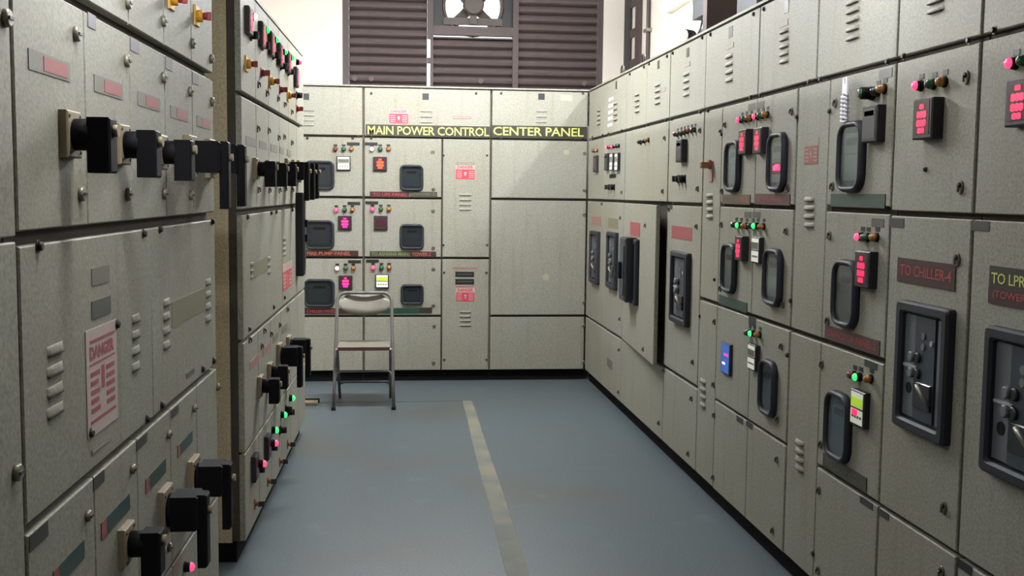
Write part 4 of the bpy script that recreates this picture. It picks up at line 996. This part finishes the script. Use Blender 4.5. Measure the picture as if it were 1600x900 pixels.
# ================================================================== things on and above the right cabinets
# vertical cable ladder in the corner
X_ = XR - 0.015
yl = [on_x(p_, 60, X_).y for p_ in (975.5, 985, 993, 1000.5)]
lad = thing('cable_ladder', 'brown vertical cable ladder on the right wall by the corner', 'cable ladder', (X_, yl[0], 2.0))
for y1, y0, m in ((yl[0], yl[1], 'fan_dark'), (yl[2], yl[3], 'frame_brown')):
    b_ = MB(); b_.box(-0.006, 0.012, y0 - yl[0], y1 - yl[0], 0.0, 1.5, m); link('side_rail', b_.mesh('side_rail'), lad)
zr = on_x(990, 51, X_).z - 2.0; dz_ = (on_x(990, 4, X_).z - on_x(990, 98, X_).z) / 2
for i in range(-2, 4):
    b_ = MB(); b_.box(-0.004, 0.010, yl[2] - yl[0], yl[1] - yl[0], -0.032, 0.032, 'frame_brown'); link('rung', b_.mesh('rung'), lad, (0, 0, zr + dz_ * i))
yc = on_x(1012.5, 50, XR - 0.02).y
pip = thing('conduit', 'thin dark vertical conduit clipped to the right wall', 'conduit', (XR - 0.02, yc, 2.0))
b_ = MB(); b_.tube([(0, 0, 0), (0, 0, 1.5)], 0.015, 'frame_brown', 10); link('pipe', b_.mesh('pipe'), pip)
b_ = MB(); b_.box(-0.025, 0.02, -0.05, 0.05, -0.012, 0.012, 'steel'); link('clip', b_.mesh('clip'), pip, (0, 0, on_x(1012, 48, XR - 0.02).z - 2.0))
# grey junction box with brown duct beside it
zt = ZTOP + 0.012
p = on_x(1134, 20, 1.75)
jb = thing('junction_box', 'grey junction box with brown duct standing on the right cabinet roof', 'box', (1.75, p.y, zt))
b_ = MB(); b_.box(-0.12, 0.12, -0.02, 0.22, 0.16, 0.60, 'box_grey', 0.006); link('box_body', b_.mesh('box_body'), jb)
b_ = MB(); b_.box(-0.13, 0.10, -0.095, -0.022, 0.0, 0.62, 'duct_brown'); link('duct', b_.mesh('duct'), jb)
for i in range(4):
    b_ = MB(); b_.tube([(-0.06, 0.03 + i * 0.05, 0.165), (-0.07, 0.05 + i * 0.07, 0.08), (-0.09, 0.08 + i * 0.10, 0.02)], 0.016, 'bk_dark', 8); link('cable', b_.mesh('cable'), jb)
b_ = MB(); b_.box(-0.1, 0.1, 0, 0.3, 0, 0.34, 'box_grey', 0.006); pq = on_x(1215, 5, 1.8)
tr = thing('cable_trunking', 'grey trunking box on the right cabinet roof at the top picture edge', 'trunking', (1.8, pq.y, zt), me=b_.mesh('cable_trunking'))
# small round lamp head
pl = on_x(1074, 57, 1.53); hz = pl.z - zt
lh = thing('lamp_head', 'small round white-faced lamp head on the right cabinet roof', 'lamp', (1.53, pl.y, zt), math.radians(-50))
r = 0.037; b_ = MB(); b_.cyl(0, hz, r, -0.035, 0.035, 'box_grey', 18, 0.004); link('housing', b_.mesh('housing'), lh)
b_ = MB(); b_.cyl(0, hz, r * 0.88, -0.040, -0.035, 'white', 18); link('lens', b_.mesh('lens'), lh)
b_ = MB(); b_.box(-0.012, 0.012, -0.015, 0.015, 0.0, max(hz - r * 0.8, 0.004), 'box_grey'); link('bracket', b_.mesh('bracket'), lh)
# white strap hanging on the cabinet with the strap
us, zs = R.at(1332, 122, PROUD); ue, ze = R.at(1328, 190, PROUD)
st = thing('plastic_strap', 'white twisted plastic strap hanging above the window under the top edge', 'strap', R.world(us, -PROUD - 0.014, zs), R.rot)
hgt = zs - ze
b_ = MB(); b_.prism([(-0.020, -0.05), (0.020, -0.05), (0.016, 0.0), (0.007, 0.004), (0.006, -0.02), (-0.006, -0.02), (-0.007, 0.004), (-0.016, 0.0)], -0.012, -0.006, 'cloth_white'); link('clip_end', b_.mesh('clip_end'), st)
nl = 7; step = (hgt - 0.05) / nl
for i in range(nl):
    b_ = MB(); z = -0.05 - step * (i + 0.5)
    b_.tube([(0.017 * math.cos(a), -0.009 - 0.006 * math.sin(2 * a), z + step * 0.62 * math.sin(a)) for a in [k * 2 * math.pi / 12 for k in range(13)]], 0.0042, 'cloth_white', 6, False); link('strap_link', b_.mesh('strap_link'), st)
